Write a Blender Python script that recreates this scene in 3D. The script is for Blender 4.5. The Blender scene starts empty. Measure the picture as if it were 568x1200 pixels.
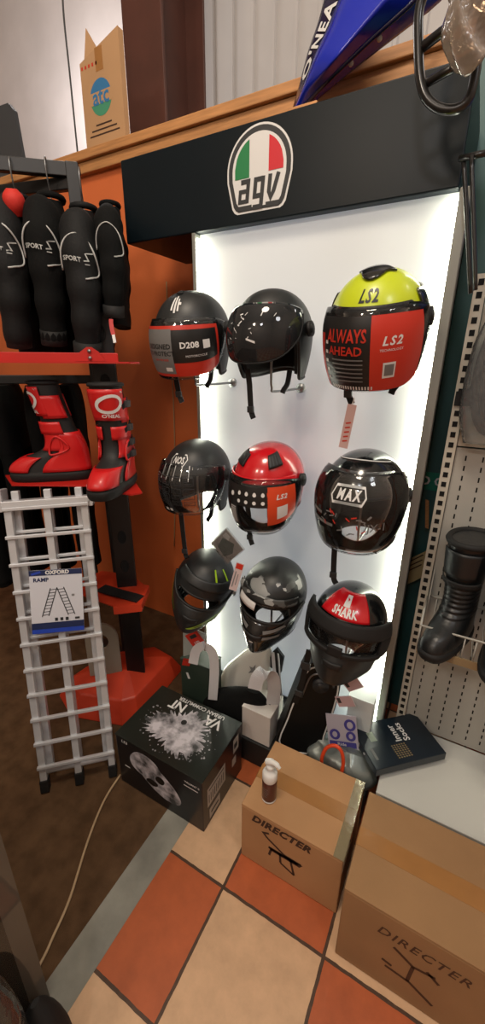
import bpy, math, random
from math import sin, cos, pi, radians, sqrt, atan2
from mathutils import Vector, Matrix, Euler
from mathutils.geometry import tessellate_polygon
random.seed(7)
SC = bpy.context.scene
COL = SC.collection
# ---------------------------------------------------------------- camera (world: X along the wall, Y into the wall, Z up)
FPX, PITCH, ROLL, YAW, CAMH = 472.31, .3535, .0071, .5025, 1.57
def _axes():
    r = Vector((1, 0, 0)); fw = Vector((0, cos(PITCH), -sin(PITCH))); up = Vector((0, sin(PITCH), cos(PITCH)))
    R_ = r * cos(ROLL) + up * sin(ROLL); U_ = up * cos(ROLL) - r * sin(ROLL)
    W = Matrix.Rotation(YAW, 3, 'Z')
    return W @ R_, W @ U_, W @ fw
AR, AU, AF = _axes()
CAMP = Vector((0, 0, CAMH))
cd = bpy.data.cameras.new('camera'); cam = bpy.data.objects.new('camera', cd); COL.objects.link(cam)
cam.matrix_world = Matrix((( AR.x, AU.x, -AF.x, 0), (AR.y, AU.y, -AF.y, 0), (AR.z, AU.z, -AF.z, CAMH), (0, 0, 0, 1)))
cd.sensor_fit = 'VERTICAL'; cd.sensor_height = 36; cd.sensor_width = 36; cd.lens = FPX / 1200 * 36
cd.clip_start = .02
SC.camera = cam
def ray(x, y): return AR * ((x - 284) / FPX) - AU * ((y - 600) / FPX) + AF
def PY(x, y, Y): d = ray(x, y); return CAMP + d * (Y / d.y)      # where the sight line of a photo point meets a plane
def PX(x, y, X): d = ray(x, y); return CAMP + d * (X / d.x)
def PZ(x, y, z): d = ray(x, y); return CAMP + d * ((z - CAMH) / d.z)
# ---------------------------------------------------------------- materials
def lin(c):
    if isinstance(c, str): c = [int(c[i:i + 2], 16) / 255 for i in (0, 2, 4)]
    return tuple(v / 12.92 if v <= .04045 else ((v + .055) / 1.055) ** 2.4 for v in c[:3])
MATS = {}
def mat(name, col, rough=.5, metal=0, spec=.5, vary=0, vscale=12, bump=0, bscale=200, coat=0, emit=None, estr=0, stretch=None):
    if name in MATS: return MATS[name]
    m = bpy.data.materials.new(name); m.use_nodes = True; nt = m.node_tree; b = nt.nodes['Principled BSDF']
    c = lin(col)
    b.inputs['Base Color'].default_value = (*c, 1); b.inputs['Roughness'].default_value = rough
    b.inputs['Metallic'].default_value = metal; b.inputs['Specular IOR Level'].default_value = spec
    b.inputs['Coat Weight'].default_value = coat; b.inputs['Coat Roughness'].default_value = .08
    if emit: b.inputs['Emission Color'].default_value = (*lin(emit), 1); b.inputs['Emission Strength'].default_value = estr
    if vary or bump:
        tc = nt.nodes.new('ShaderNodeTexCoord'); src = tc.outputs['Object']
        if stretch:
            mp = nt.nodes.new('ShaderNodeMapping'); mp.inputs['Scale'].default_value = stretch
            nt.links.new(src, mp.inputs['Vector']); src = mp.outputs['Vector']
    if vary:
        n = nt.nodes.new('ShaderNodeTexNoise'); n.inputs['Scale'].default_value = vscale; n.inputs['Detail'].default_value = 6
        nt.links.new(src, n.inputs['Vector'])
        r = nt.nodes.new('ShaderNodeValToRGB'); e = r.color_ramp.elements
        e[0].position = .3; e[1].position = .7
        e[0].color = (*[v * (1 - vary) for v in c], 1); e[1].color = (*[min(1, v * (1 + vary)) for v in c], 1)
        nt.links.new(n.outputs['Fac'], r.inputs['Fac']); nt.links.new(r.outputs['Color'], b.inputs['Base Color'])
    if bump:
        n = nt.nodes.new('ShaderNodeTexNoise'); n.inputs['Scale'].default_value = bscale; n.inputs['Detail'].default_value = 3
        nt.links.new(src, n.inputs['Vector'])
        bp = nt.nodes.new('ShaderNodeBump'); bp.inputs['Strength'].default_value = bump; bp.inputs['Distance'].default_value = .004
        nt.links.new(n.outputs['Fac'], bp.inputs['Height']); nt.links.new(bp.outputs['Normal'], b.inputs['Normal'])
    MATS[name] = m; return m
def clear_mat(name, tint, opacity=.06, gloss=.5, rough=.04, bump=0, bscale=20):
    if name in MATS: return MATS[name]
    m = bpy.data.materials.new(name); m.use_nodes = True; nt = m.node_tree; nt.nodes.clear()
    o = nt.nodes.new('ShaderNodeOutputMaterial'); t = nt.nodes.new('ShaderNodeBsdfTransparent'); t.inputs[0].default_value = (*lin(tint), 1)
    g = nt.nodes.new('ShaderNodeBsdfGlossy'); g.inputs['Roughness'].default_value = rough; g.inputs[0].default_value = (gloss,) * 3 + (1,)
    d = nt.nodes.new('ShaderNodeBsdfDiffuse'); d.inputs[0].default_value = (*lin(tint), 1)
    lw = nt.nodes.new('ShaderNodeFresnel'); lw.inputs[0].default_value = 1.5
    m1 = nt.nodes.new('ShaderNodeMixShader'); m1.inputs[0].default_value = opacity
    m2 = nt.nodes.new('ShaderNodeMixShader')
    nt.links.new(t.outputs[0], m1.inputs[1]); nt.links.new(d.outputs[0], m1.inputs[2])
    nt.links.new(lw.outputs[0], m2.inputs[0]); nt.links.new(m1.outputs[0], m2.inputs[1]); nt.links.new(g.outputs[0], m2.inputs[2])
    nt.links.new(m2.outputs[0], o.inputs[0])
    if bump:
        tc = nt.nodes.new('ShaderNodeTexCoord'); n = nt.nodes.new('ShaderNodeTexNoise'); n.inputs['Scale'].default_value = bscale
        bp = nt.nodes.new('ShaderNodeBump'); bp.inputs['Strength'].default_value = bump; bp.inputs['Distance'].default_value = .01
        nt.links.new(tc.outputs['Object'], n.inputs['Vector']); nt.links.new(n.outputs['Fac'], bp.inputs['Height'])
        nt.links.new(bp.outputs['Normal'], g.inputs['Normal']); nt.links.new(bp.outputs['Normal'], lw.inputs['Normal'])
    MATS[name] = m; return m
# ---------------------------------------------------------------- mesh builder
class MB:
    def __init__(s): s.v = []; s.f = []; s.m = []; s.sm = []
    def add(s, vs, fs, mi=0, smooth=False):
        o = len(s.v); s.v += [tuple(v) for v in vs]
        for f in fs: s.f.append(tuple(i + o for i in f)); s.m.append(mi); s.sm.append(smooth)
        return s
    def box(s, c, d, R=None, mi=0):
        c = Vector(c); R = R or Matrix.Identity(3)
        vs = [c + R @ Vector((x * d[0] / 2, y * d[1] / 2, z * d[2] / 2)) for x in (-1, 1) for y in (-1, 1) for z in (-1, 1)]
        return s.add(vs, [(0, 1, 3, 2), (4, 6, 7, 5), (0, 4, 5, 1), (2, 3, 7, 6), (0, 2, 6, 4), (1, 5, 7, 3)], mi)
    def span(s, a, b, mi=0):
        return s.box([(a[i] + b[i]) / 2 for i in range(3)], [abs(a[i] - b[i]) for i in range(3)], None, mi)
    def hexa(s, q, mi=0):      # 8 corners: bottom 4 ring, top 4 ring
        return s.add(q, [(3, 2, 1, 0), (4, 5, 6, 7), (0, 1, 5, 4), (1, 2, 6, 5), (2, 3, 7, 6), (3, 0, 4, 7)], mi)
    def tube(s, pts, r, n=8, closed=False, mi=0, flat=None, smooth=True, up=None):
        pts = [Vector(p) for p in pts]; N = len(pts)
        rr = r if isinstance(r, (list, tuple)) else [r] * N
        prev = None; rings = []
        for i, p in enumerate(pts):
            if closed: t = pts[(i + 1) % N] - pts[i - 1]
            else: t = pts[min(i + 1, N - 1)] - pts[max(i - 1, 0)]
            t = t.normalized() if t.length else Vector((0, 0, 1))
            if prev is None:
                a = Vector(up) if up is not None else (Vector((0, 0, 1)) if abs(t.z) < .9 else Vector((1, 0, 0)))
            else: a = prev
            a = (a - t * a.dot(t)).normalized(); prev = a; b = t.cross(a)
            fa = flat or 1
            rings.append([p + a * (cos(2 * pi * k / n) * rr[i]) + b * (sin(2 * pi * k / n) * rr[i] * fa) for k in range(n)])
        vs = [q for g in rings for q in g]; fs = []
        for i in range(N if closed else N - 1):
            j = (i + 1) % N
            for k in range(n): fs.append((i * n + k, i * n + (k + 1) % n, j * n + (k + 1) % n, j * n + k))
        if not closed: fs += [tuple(reversed(range(n))), tuple((N - 1) * n + k for k in range(n))]
        return s.add(vs, fs, mi, smooth)
    def strap(s, pts, w, t, side, mi=0):      # flat ribbon with thickness; side = direction of its width
        side = Vector(side).normalized(); pts = [Vector(p) for p in pts]; rings = []
        for i, p in enumerate(pts):
            d = (pts[min(i + 1, len(pts) - 1)] - pts[max(i - 1, 0)]).normalized()
            sd = (side - d * side.dot(d)).normalized(); nn = d.cross(sd)
            rings.append([p + sd * w / 2 + nn * t / 2, p - sd * w / 2 + nn * t / 2, p - sd * w / 2 - nn * t / 2, p + sd * w / 2 - nn * t / 2])
        vs = [q for g in rings for q in g]; fs = [(3, 2, 1, 0)]
        for i in range(len(pts) - 1):
            for k in range(4): fs.append((i * 4 + k, i * 4 + (k + 1) % 4, i * 4 + 4 + (k + 1) % 4, i * 4 + 4 + k))
        e = (len(pts) - 1) * 4; fs.append((e, e + 1, e + 2, e + 3))
        return s.add(vs, fs, mi)
    def grid(s, fn, u0, u1, nu, v0, v1, nv, mi=0, smooth=True, flip=False, wrap=False):
        vs = [fn(u0 + (u1 - u0) * i / nu, v0 + (v1 - v0) * j / nv) for i in range(nu if wrap else nu + 1) for j in range(nv + 1)]
        fs = []
        for i in range(nu):
            i2 = (i + 1) % nu if wrap else i + 1
            for j in range(nv):
                q = (i * (nv + 1) + j, i2 * (nv + 1) + j, i2 * (nv + 1) + j + 1, i * (nv + 1) + j + 1)
                fs.append(q[::-1] if flip else q)
        return s.add(vs, fs, mi, smooth)
    def poly(s, pts, fn, mi=0, holes=()):
        loops = [[Vector((p[0], p[1], 0)) for p in pts]] + [[Vector((p[0], p[1], 0)) for p in h] for h in holes]
        flat = [p for l in loops for p in l]
        tr = tessellate_polygon(loops)
        vs = [fn(p.x, p.y) for p in flat]; fs = []
        for t in tr:
            a, b, c = (flat[i] for i in t)
            fs.append(tuple(t) if (b - a).cross(c - a).z > 0 else tuple(reversed(t)))
        return s.add(vs, fs, mi)
    def prism(s, pts, fn, t, mi=0, mi_side=None):     # polygon in fn(x,y,depth), thickness t
        A = sum(pts[i - 1][0] * pts[i][1] - pts[i][0] * pts[i - 1][1] for i in range(len(pts)))
        if A < 0: pts = pts[::-1]
        s.poly(pts, lambda x, y: fn(x, y, 0), mi)
        k = len(s.f); s.poly(pts, lambda x, y: fn(x, y, t), mi)
        for i in range(k, len(s.f)): s.f[i] = s.f[i][::-1]
        n = len(pts)
        vs = [fn(p[0], p[1], 0) for p in pts] + [fn(p[0], p[1], t) for p in pts]
        s.add(vs, [(n + i, n + (i + 1) % n, (i + 1) % n, i) for i in range(n)], mi if mi_side is None else mi_side)
        return s
    def stroke(s, pts, w, fn, mi=0, closed=False, div=1):    # flat line of width w in a 2D frame
        if div > 1:
            pp = []; m_ = len(pts)
            for i in range(m_ if closed else m_ - 1):
                a, c = pts[i], pts[(i + 1) % m_]
                pp += [(a[0] + (c[0] - a[0]) * k / div, a[1] + (c[1] - a[1]) * k / div) for k in range(div)]
            pts = pp if closed else pp + [pts[-1]]
        n = len(pts)
        L, R_ = [], []
        for i in range(n):
            a = Vector(pts[i - 1]) if (i or closed) else None; c = Vector(pts[(i + 1) % n]) if (i < n - 1 or closed) else None
            p = Vector(pts[i])
            d1 = (p - a).normalized() if a is not None else (c - p).normalized()
            d2 = (c - p).normalized() if c is not None else d1
            n1 = Vector((-d1.y, d1.x)); n2 = Vector((-d2.y, d2.x)); m = (n1 + n2)
            m = m / max(.5, m.dot(n1)) if m.length > .01 else n1
            L.append(p + m * w / 2); R_.append(p - m * w / 2)
        vs = [fn(p.x, p.y) for p in L] + [fn(p.x, p.y) for p in R_]
        return s.add(vs, [(i, n + i, n + (i + 1) % n, (i + 1) % n) for i in range(n if closed else n - 1)], mi)
    def text(s, st, size, fn, mi=0, align='CENTER', shear=0, bold=0, space=1, div=False):
        vs, fs = text_mesh(st, size, align, shear, bold, space)
        return s.add([fn(x, y) for x, y in vs], fs, mi)
    def lathe(s, prof, c=(0, 0, 0), n=24, mi=0):
        c = Vector(c)
        vs = [c + Vector((r * cos(2 * pi * k / n), r * sin(2 * pi * k / n), z)) for r, z in prof for k in range(n)]
        fs = [(i * n + k, i * n + (k + 1) % n, (i + 1) * n + (k + 1) % n, (i + 1) * n + k) for i in range(len(prof) - 1) for k in range(n)]
        fs += [tuple(reversed(range(n))), tuple((len(prof) - 1) * n + k for k in range(n))]
        return s.add(vs, fs, mi, True)
    def build(s, name, mats, parent=None, bevel=0, solid=0, sub=0, smooth=None, off=-1, segs=2):
        me = bpy.data.meshes.new(name); me.from_pydata(s.v, [], s.f)
        for m in (mats if isinstance(mats, (list, tuple)) else [mats]): me.materials.append(m)
        me.polygons.foreach_set('material_index', s.m)
        me.polygons.foreach_set('use_smooth', [bool(x) if smooth is None else smooth for x in s.sm]); me.update()
        o = bpy.data.objects.new(name, me); COL.objects.link(o)
        if parent is not None: o.parent = parent
        if sub: md = o.modifiers.new('sub', 'SUBSURF'); md.levels = md.render_levels = sub
        if solid: md = o.modifiers.new('solid', 'SOLIDIFY'); md.thickness = solid; md.offset = off
        if bevel: md = o.modifiers.new('bevel', 'BEVEL'); md.width = bevel; md.segments = segs; md.limit_method = 'ANGLE'; md.angle_limit = .6
        return o
_TX = {}
def text_mesh(st, size, align, shear, bold, space):
    key = (st, align, shear, bold, space)
    if key not in _TX:
        cu = bpy.data.curves.new('t', 'FONT'); cu.body = st; cu.size = 1; cu.align_x = align; cu.align_y = 'CENTER'; cu.shear = shear
        cu.offset = bold; cu.space_character = space; cu.resolution_u = 2
        ob = bpy.data.objects.new('t', cu); COL.objects.link(ob)
        dg = bpy.context.evaluated_depsgraph_get(); dg.update()
        me = bpy.data.meshes.new_from_object(ob.evaluated_get(dg))
        _TX[key] = ([(v.co.x, v.co.y) for v in me.vertices], [tuple(p.vertices) for p in me.polygons])
        bpy.data.objects.remove(ob); bpy.data.curves.remove(cu); bpy.data.meshes.remove(me)
    vs, fs = _TX[key]
    return [(x * size, y * size) for x, y in vs], fs
def frame(o, u, v, off=0):      # a flat drawing frame at o: u right, v up, lifted along the normal
    o, u, v = Vector(o), Vector(u).normalized(), Vector(v).normalized(); n = u.cross(v)
    def fn(x, y, d=0): return o + u * x + v * y + n * (off - d)
    return fn
def lift(fn, k): return lambda x, y, d=0: fn(x, y, d - k)
# ---------------------------------------------------------------- objects
def thing(name, label, cat, loc=(0, 0, 0), rot=(0, 0, 0), group=None, scale=1):
    o = bpy.data.objects.new(name, None); COL.objects.link(o); o.empty_display_size = .05
    o.location = loc; o.rotation_euler = rot; o.scale = (scale,) * 3
    o['label'] = label; o['category'] = cat
    if group: o['group'] = group
    return o
def tag(o, label, cat, group=None, loc=None, rot=None):
    o['label'] = label; o['category'] = cat
    if group: o['group'] = group
    if loc is not None: o.location = loc
    if rot is not None: o.rotation_euler = rot
    return o
def struct(o): o['kind'] = 'structure'; return o
def sstep(a, b, x):
    t = min(1, max(0, (x - a) / (b - a))); return t * t * (3 - 2 * t)
def interp(tab, x):      # smooth table lookup: rows (x, a, b, ...)
    if x <= tab[0][0]: return tab[0][1:]
    for i in range(len(tab) - 1):
        if x <= tab[i + 1][0]:
            p0 = tab[max(i - 1, 0)]; p1 = tab[i]; p2 = tab[i + 1]; p3 = tab[min(i + 2, len(tab) - 1)]
            t = (x - p1[0]) / (p2[0] - p1[0]); out = []
            h = p2[0] - p1[0]
            for k in range(1, len(p1)):
                m1 = (p2[k] - p0[k]) / max(1e-6, p2[0] - p0[0]) * h; m2 = (p3[k] - p1[k]) / max(1e-6, p3[0] - p1[0]) * h
                out.append((2 * t**3 - 3 * t * t + 1) * p1[k] + (t**3 - 2 * t * t + t) * m1 + (-2 * t**3 + 3 * t * t) * p2[k] + (t**3 - t * t) * m2)
            return out
    return tab[-1][1:]
class Slices:      # a body of stacked horizontal outlines: rows (z, x0, x1, cy, half-width, squareness)
    def __init__(s, tab): s.t = tab
    def __call__(s, th, z, off=0):
        x0, x1, cy, w, q = interp(s.t, z)
        c, d = cos(th), sin(th); e = 2 / max(1.2, q)
        px = math.copysign(abs(c) ** e, c); py = math.copysign(abs(d) ** e, d)
        A = (x1 - x0) / 2
        return Vector(((x0 + x1) / 2 + (A + off) * px, cy + (w + off) * py, z))
    def mesh(s, mb, n=32, nz=24, mi=0, off=0, cap=True):
        z0, z1 = s.t[0][0], s.t[-1][0]
        k = len(mb.v)
        mb.grid(lambda u, v: s(u, v, off), 0, 2 * pi, n, z0, z1, nz, mi, True, False, True)
        if cap: mb.add([mb.v[k + i * (nz + 1)] for i in range(n)], [tuple(reversed(range(n)))], mi); mb.add([mb.v[k + i * (nz + 1) + nz] for i in range(n)], [tuple(range(n))], mi)
        return mb
    def patch(s, mb, a0, a1, z0, z1, off, n=10, m=10, mi=0):
        return mb.grid(lambda u, v: s(u, v, off), a0, a1, n, z0, z1, m, mi)
def cat_curve(pts, n=6, closed=False):
    pts = [Vector(p) for p in pts]; N = len(pts); out = []
    for i in range(N if closed else N - 1):
        if closed: p0, p1, p2, p3 = pts[i - 1], pts[i], pts[(i + 1) % N], pts[(i + 2) % N]
        else: p0, p1, p2, p3 = pts[max(i - 1, 0)], pts[i], pts[i + 1], pts[min(i + 2, N - 1)]
        for k in range(n):
            t = k / n
            out.append(.5 * ((2 * p1) + (p2 - p0) * t + (2 * p0 - 5 * p1 + 4 * p2 - p3) * t * t + (3 * p1 - p0 - 3 * p2 + p3) * t**3))
    if not closed: out.append(pts[-1])
    return out
# ================================================================ materials in use
M_black = mat('black_satin', '14181a', .42, vary=.15, vscale=6)
M_blackmat = mat('black_matte', '121414', .62, bump=.05, bscale=400)
M_rub = mat('black_rubber', '0c0c0c', .75)
M_gloss = mat('black_gloss', '0b0c0d', .12, coat=.6)
M_alu = mat('aluminium', 'b9babb', .38, .85, bump=.05, bscale=300)
M_white = mat('white_plain', 'dcdcd8', .5)
M_print = mat('white_print', 'd8d8d6', .45)
M_red = mat('red_print', 'c8202c', .45)
M_green = mat('green_print', '1c7a45', .45)
M_grey = mat('grey_print', '7d7f80', .5)
M_dgrey = mat('dark_grey', '2b2d2f', .5)
M_card = mat('cardboard', 'ab8158', .8, vary=.07, vscale=5, bump=.08, bscale=120)
M_tape = mat('packing_tape', '9a6c3c', .3, vary=.05, vscale=20)
M_ink = mat('brown_ink', '3a2416', .8)
M_steel = mat('bare_steel', '8d8f90', .35, .9)
# ================================================================ the setting
def tile_mat():
    m = bpy.data.materials.new('checker_tiles'); m.use_nodes = True; nt = m.node_tree; b = nt.nodes['Principled BSDF']
    N = lambda t: nt.nodes.new(t); L = nt.links.new
    tc = N('ShaderNodeTexCoord'); sp = N('ShaderNodeSeparateXYZ'); L(tc.outputs['Object'], sp.inputs[0])
    def mth(op, a, b_=None):
        n = N('ShaderNodeMath'); n.operation = op
        for i, x in enumerate((a, b_)):
            if x is None: continue
            if isinstance(x, (int, float)): n.inputs[i].default_value = x
            else: L(x, n.inputs[i])
        return n.outputs[0]
    S = .3315
    ux = mth('DIVIDE', mth('ADD', sp.outputs[0], .4285 + S * 20), S); uy = mth('DIVIDE', mth('SUBTRACT', sp.outputs[1], .669 - S * 20), S)
    nz = N('ShaderNodeTexNoise'); nz.inputs['Scale'].default_value = 30; L(tc.outputs['Object'], nz.inputs['Vector'])
    wob = mth('MULTIPLY', mth('SUBTRACT', nz.outputs['Fac'], .5), .012)
    ux = mth('ADD', ux, wob); uy = mth('ADD', uy, wob)
    def edge(u): return mth('ABSOLUTE', mth('SUBTRACT', mth('FRACT', u), .5))
    d = mth('MAXIMUM', edge(ux), edge(uy)); g = mth('GREATER_THAN', d, .5 - .0135)
    par = mth('MODULO', mth('ADD', mth('FLOOR', ux), mth('FLOOR', uy)), 2)
    def tone(c, v, sc):
        n = N('ShaderNodeTexNoise'); n.inputs['Scale'].default_value = sc; n.inputs['Detail'].default_value = 8; n.inputs['Roughness'].default_value = .65
        L(tc.outputs['Object'], n.inputs['Vector']); r = N('ShaderNodeValToRGB'); e = r.color_ramp.elements; e[0].position = .3; e[1].position = .72
        c = lin(c); e[0].color = (*[x * (1 - v) for x in c], 1); e[1].color = (*[x * (1 + v) for x in c], 1); L(n.outputs['Fac'], r.inputs[0]); return r.outputs[0]
    def mix(f, a, c):
        n = N('ShaderNodeMix'); n.data_type = 'RGBA'; L(f, n.inputs[0]); L(a, n.inputs[6]); L(c, n.inputs[7]); return n.outputs[2]
    c = mix(par, tone('ad5830', .14, 14), tone('cba682', .13, 14))
    c = mix(g, c, tone('4a3526', .3, 60)); L(c, b.inputs['Base Color'])
    b.inputs['Roughness'].default_value = .42
    bp = N('ShaderNodeBump'); bp.invert = True; bp.inputs['Strength'].default_value = .5; bp.inputs['Distance'].default_value = .003
    L(g, bp.inputs['Height']); L(bp.outputs[0], b.inputs['Normal'])
    return m
struct(MB().span((-.6385, -3, -.08), (3, 3.2, 0)).build('floor', tile_mat()))
M_conc = mat('concrete_strip', '85847a', .75, vary=.25, vscale=9, bump=.3, bscale=60)
struct(MB().span((-.735, -3, -.08), (-.6385, 3.2, .001)).build('trim_1', M_conc))
M_carpet = mat('brown_carpet', '5a4430', .95, spec=.1, vary=.25, vscale=16, bump=.6, bscale=500)
struct(MB().span((-5, -3, -.08), (-.735, 3.2, -.002)).build('carpet', M_carpet))
M_orange = mat('orange_paint', 'cf6a36', .6, vary=.06, vscale=3, bump=.15, bscale=60)
struct(MB().span((-5, 1.76, 0), (3, 1.88, 2.43)).build('wall_back', M_orange))
M_wood = mat('timber', 'b5804e', .55, vary=.22, vscale=7, stretch=(1, 14, 14), bump=.1, bscale=40)
cp = MB().span((-5, 1.73, 2.43), (3, 1.93, 2.475)).span((-5, 1.712, 2.475), (3, 1.95, 2.512))
struct(cp.build('trim_2', M_wood, bevel=.004))
M_plaster = mat('white_plaster', 'c8c2c2', .85, vary=.06, vscale=4)
struct(MB().span((-5, 3.1, 0), (3, 3.2, 5.4)).build('wall_rear', M_plaster))
M_clad = mat('white_cladding', 'b9b7b6', .45, vary=.03, vscale=5)
cl = MB(); x = -2.5; pr = []
while x < 2.9:
    pr += [(x, 3.05), (x + .115, 3.05), (x + .122, 3.035), (x + .132, 3.035), (x + .139, 3.05)]; x += .15
cl.add([(px, py, 1.5) for px, py in pr] + [(px, py, 5.4) for px, py in pr], [(i, i + 1, len(pr) + i + 1, len(pr) + i) for i in range(len(pr) - 1)])
struct(cl.build('trim_3', M_clad, solid=.01, off=1))
M_steelb = mat('brown_painted_steel', '4c2b22', .5, vary=.2, vscale=5)
ib = MB().span((-1.86, 2.10, 0), (-1.615, 2.118, 5.4)).span((-1.745, 2.118, 0), (-1.73, 2.46, 5.4)).span((-1.86, 2.46, 0), (-1.615, 2.478, 5.4))
struct(ib.build('steel_column', M_steelb, bevel=.002))
M_ceil = mat('ceiling_white', 'a8a39c', .9)
struct(MB().span((-5, -3, 5.4), (3, 3.2, 5.5)).build('ceiling', M_ceil))
M_wall = mat('side_walls', 'b0a59a', .9)
struct(MB().span((-5.1, -3, 0), (-5, 3.2, 5.4)).build('wall_left', M_wall))
struct(MB().span((3, -3, 0), (3.1, 3.2, 5.4)).build('wall_right', M_wall))
struct(MB().span((-5, -3.1, 0), (3, -3, 5.4)).build('wall_front', M_wall))
# ================================================================ AGV display stand
SX0, SX1, SY = -.937, -.093, 1.33
st = thing('helmet_display_stand', 'tall backlit white helmet display with black header board and tricolour crest', 'display stand', (-.515, 1.4, 0))
stl = Vector((-.515, 1.4, 0))
def loc_span(mb, a, b, mi=0): return mb.span([a[i] - stl[i] for i in range(3)], [b[i] - stl[i] for i in range(3)], mi)
M_head = mat('header_black', '0d161b', .38, spec=.2, vary=.1, vscale=3)
loc_span(MB(), (-1.232, SY, 1.985), (-.122, 1.70, 2.237)).build('header', M_head, st, bevel=.004)
M_lit = mat('lit_diffuser', 'd4d6d2', .55, emit='cfdeee', estr=.23)
loc_span(MB(), (SX0 + .012, 1.362, .14), (SX1 - .012, 1.372, 1.985)).build('back_panel', M_lit, st)
M_fr = mat('frame_grey', '8c8d86', .45, .3)
fr = MB()
loc_span(fr, (SX0, SY, .10), (SX0 + .014, 1.42, 1.985)); loc_span(fr, (SX1 - .026, SY, .10), (SX1, 1.42, 1.985))
loc_span(fr, (SX0, 1.375, .10), (SX1, 1.42, 1.985))
fr.build('frame', M_fr, st, bevel=.002)
M_led = mat('led_strip_white', 'ffffff', .5, emit='fbfde8', estr=24)
for n, xx in (('left', SX0 + .016), ('right', SX1 - .028)):
    loc_span(MB(), (xx - .0025, 1.338, .16), (xx + .0025, 1.360, 1.97)).build('led_strip', M_led, st)
loc_span(MB(), (SX0, 1.09, 0), (SX1, 1.42, .12)).build('plinth', M_blackmat, st, bevel=.004)
MB().prism([(0, 0), (.0, -.09), (-.03, -.07), (-.085, 0)], lambda x, y, d=0: Vector((SX0 + d, 1.52 - x, 1.985 + y)) - stl, .03).build('bracket', M_black, st)
# logo
HF = frame(Vector((-.683, SY, 2.12)) - stl, (1, 0, 0), (0, 0, 1))
lg = MB()
def shield(k, top, bot, wb):
    pts = []
    for i in range(25):
        a = pi * i / 24; pts.append((k * cos(a) * 1.0, .0 + (top) * sin(a)))
    pts += [(-k * .995, -.022), (-wb - .004, bot + .016), (-wb + .004, bot + .005), (-wb + .014, bot), (wb - .014, bot), (wb - .004, bot + .005), (wb + .004, bot + .016), (k * .995, -.022)]
    return pts
for i, (k, tp, bt, wb) in enumerate(((.110, .108, -.108, .088), (.1045, .1025, -.1025, .083), (.0905, .0885, -.1125 + .018, .072))):
    lg.poly(shield(k, tp, bt, wb), lift(HF, .0006 * (i + 1)), (0, 1, 0)[i])
L4 = lift(HF, .0026)
def arc_seg(x0, x1, r, y0):
    n = 8; xs = [x0 + (x1 - x0) * i / n for i in range(n + 1)]
    return [(x0, y0), (x1, y0)] + [(x, sqrt(max(0, r * r - x * x))) for x in reversed(xs)]
lg.poly(arc_seg(-.0812, -.0315, .0815, -.018), L4, 2); lg.poly(arc_seg(.0335, .0812, .0815, -.012), L4, 3)
W = .0125
def gl(p, sh=.1): return [(x + sh * (y + .05), y) for x, y in p]
lg.stroke(gl([(-.062, -.027), (-.036, -.027), (-.036, -.082)]), W, L4, 1); lg.stroke(gl([(-.036, -.051), (-.062, -.051), (-.062, -.077), (-.036, -.077)]), W * .85, lift(L4, .0004), 1)
lg.stroke(gl([(.014, -.027), (-.011, -.027), (-.011, -.068), (.012, -.068)]), W, L4, 1); lg.stroke(gl([(.014, -.021), (.014, -.096), (-.014, -.096)]), W, lift(L4, .0004), 1)
lg.stroke(gl([(.037, -.020), (.037, -.062), (.045, -.078), (.053, -.062), (.064, -.020)]), W, L4, 1)
lg.poly([(-.075, -.088), (-.022, -.088), (-.022, -.1015), (-.070, -.1015)], L4, 1); lg.poly([(.026, -.088), (.075, -.088), (.070, -.1015), (.026, -.1015)], L4, 1)
lg.build('logo', [M_print, M_dgrey, M_green, M_red], st)
# ================================================================ helmets (front = local -Y, origin at the head's centre)
HB, HF_, HR, HC, HL = .116, .134, .146, .126, .128
D2 = pi / 180
def hsurf(phi, v, off=0, chin=0):
    v0 = v
    if v >= 0:
        e = v * pi / 2; r = cos(e) ** .93; z = HC * sin(e)
    else:
        s = -v; r = 1 - .04 * s - .12 * s * s; z = -HL * s
        if cos(phi) < 0: r *= 1 + .13 * cos(phi) * s * s
    a = HF_ if cos(phi) > 0 else HR
    x = HB * r * sin(phi); y = -a * r * cos(phi)
    n = Vector((x / HB**2, y / a**2, z / HC**2 if v >= 0 else 0)).normalized()
    p = Vector((x, y, z)) + n * off
    if chin:
        s = max(0, -v); k = max(0, cos(phi))
        p.y -= chin * k ** 4 * sstep(-.1, -.7, v) if v < 0 else 0
        p.x *= 1 - .10 * sstep(.45, 1.3, s) * sstep(.25, 1, cos(phi))
    return p
def z2v(z): return math.asin(max(-1, min(1, z / HC))) / (pi / 2) if z >= 0 else z / HL
def hwrap(phi_c, zc, off, chin=0, rot=0):      # draws flat x,y on the curved shell around (phi_c degrees, height zc)
    R_ = .128; cr, sr = cos(rot), sin(rot)
    return lambda x, y, d=0: hsurf(phi_c * D2 + (x * cr - y * sr) / R_, z2v(zc + x * sr + y * cr), off - d, chin)
def hcolumns():
    c = []; p = -180.
    while p < 180 - 1e-6:
        c.append(p); a = abs(p + .001); p += 1.5 if 46 <= a < 90 else 4
    return c
def jet_edge(brow, a0, a1, low, rear):
    def f(d):
        d = abs(d)
        if d <= a0: return brow
        if d < a1: return brow + (low - brow) * sstep(a0, a1, d)
        return low + (rear - low) * sstep(110, 178, d)
    return f
def shell_mesh(edge, rows=26):
    mb = MB(); cs = hcolumns(); n = len(cs); vs = []
    for d in cs:
        e = edge(d)
        for j in range(rows + 1):
            t = j / rows; vs.append(hsurf(d * D2, .995 + (e - .995) * t))
    fs = []
    for i in range(n):
        k = (i + 1) % n
        for j in range(rows): fs.append((i * (rows + 1) + j, i * (rows + 1) + j + 1, k * (rows + 1) + j + 1, k * (rows + 1) + j))
    vs.append((0, 0, HC)); top = len(vs) - 1
    for i in range(n): fs.append((i * (rows + 1), ((i + 1) % n) * (rows + 1), top))
    mb.add(vs, fs, 0, True); return mb, [hsurf(d * D2, edge(d), -.003) for d in cs]
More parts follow.
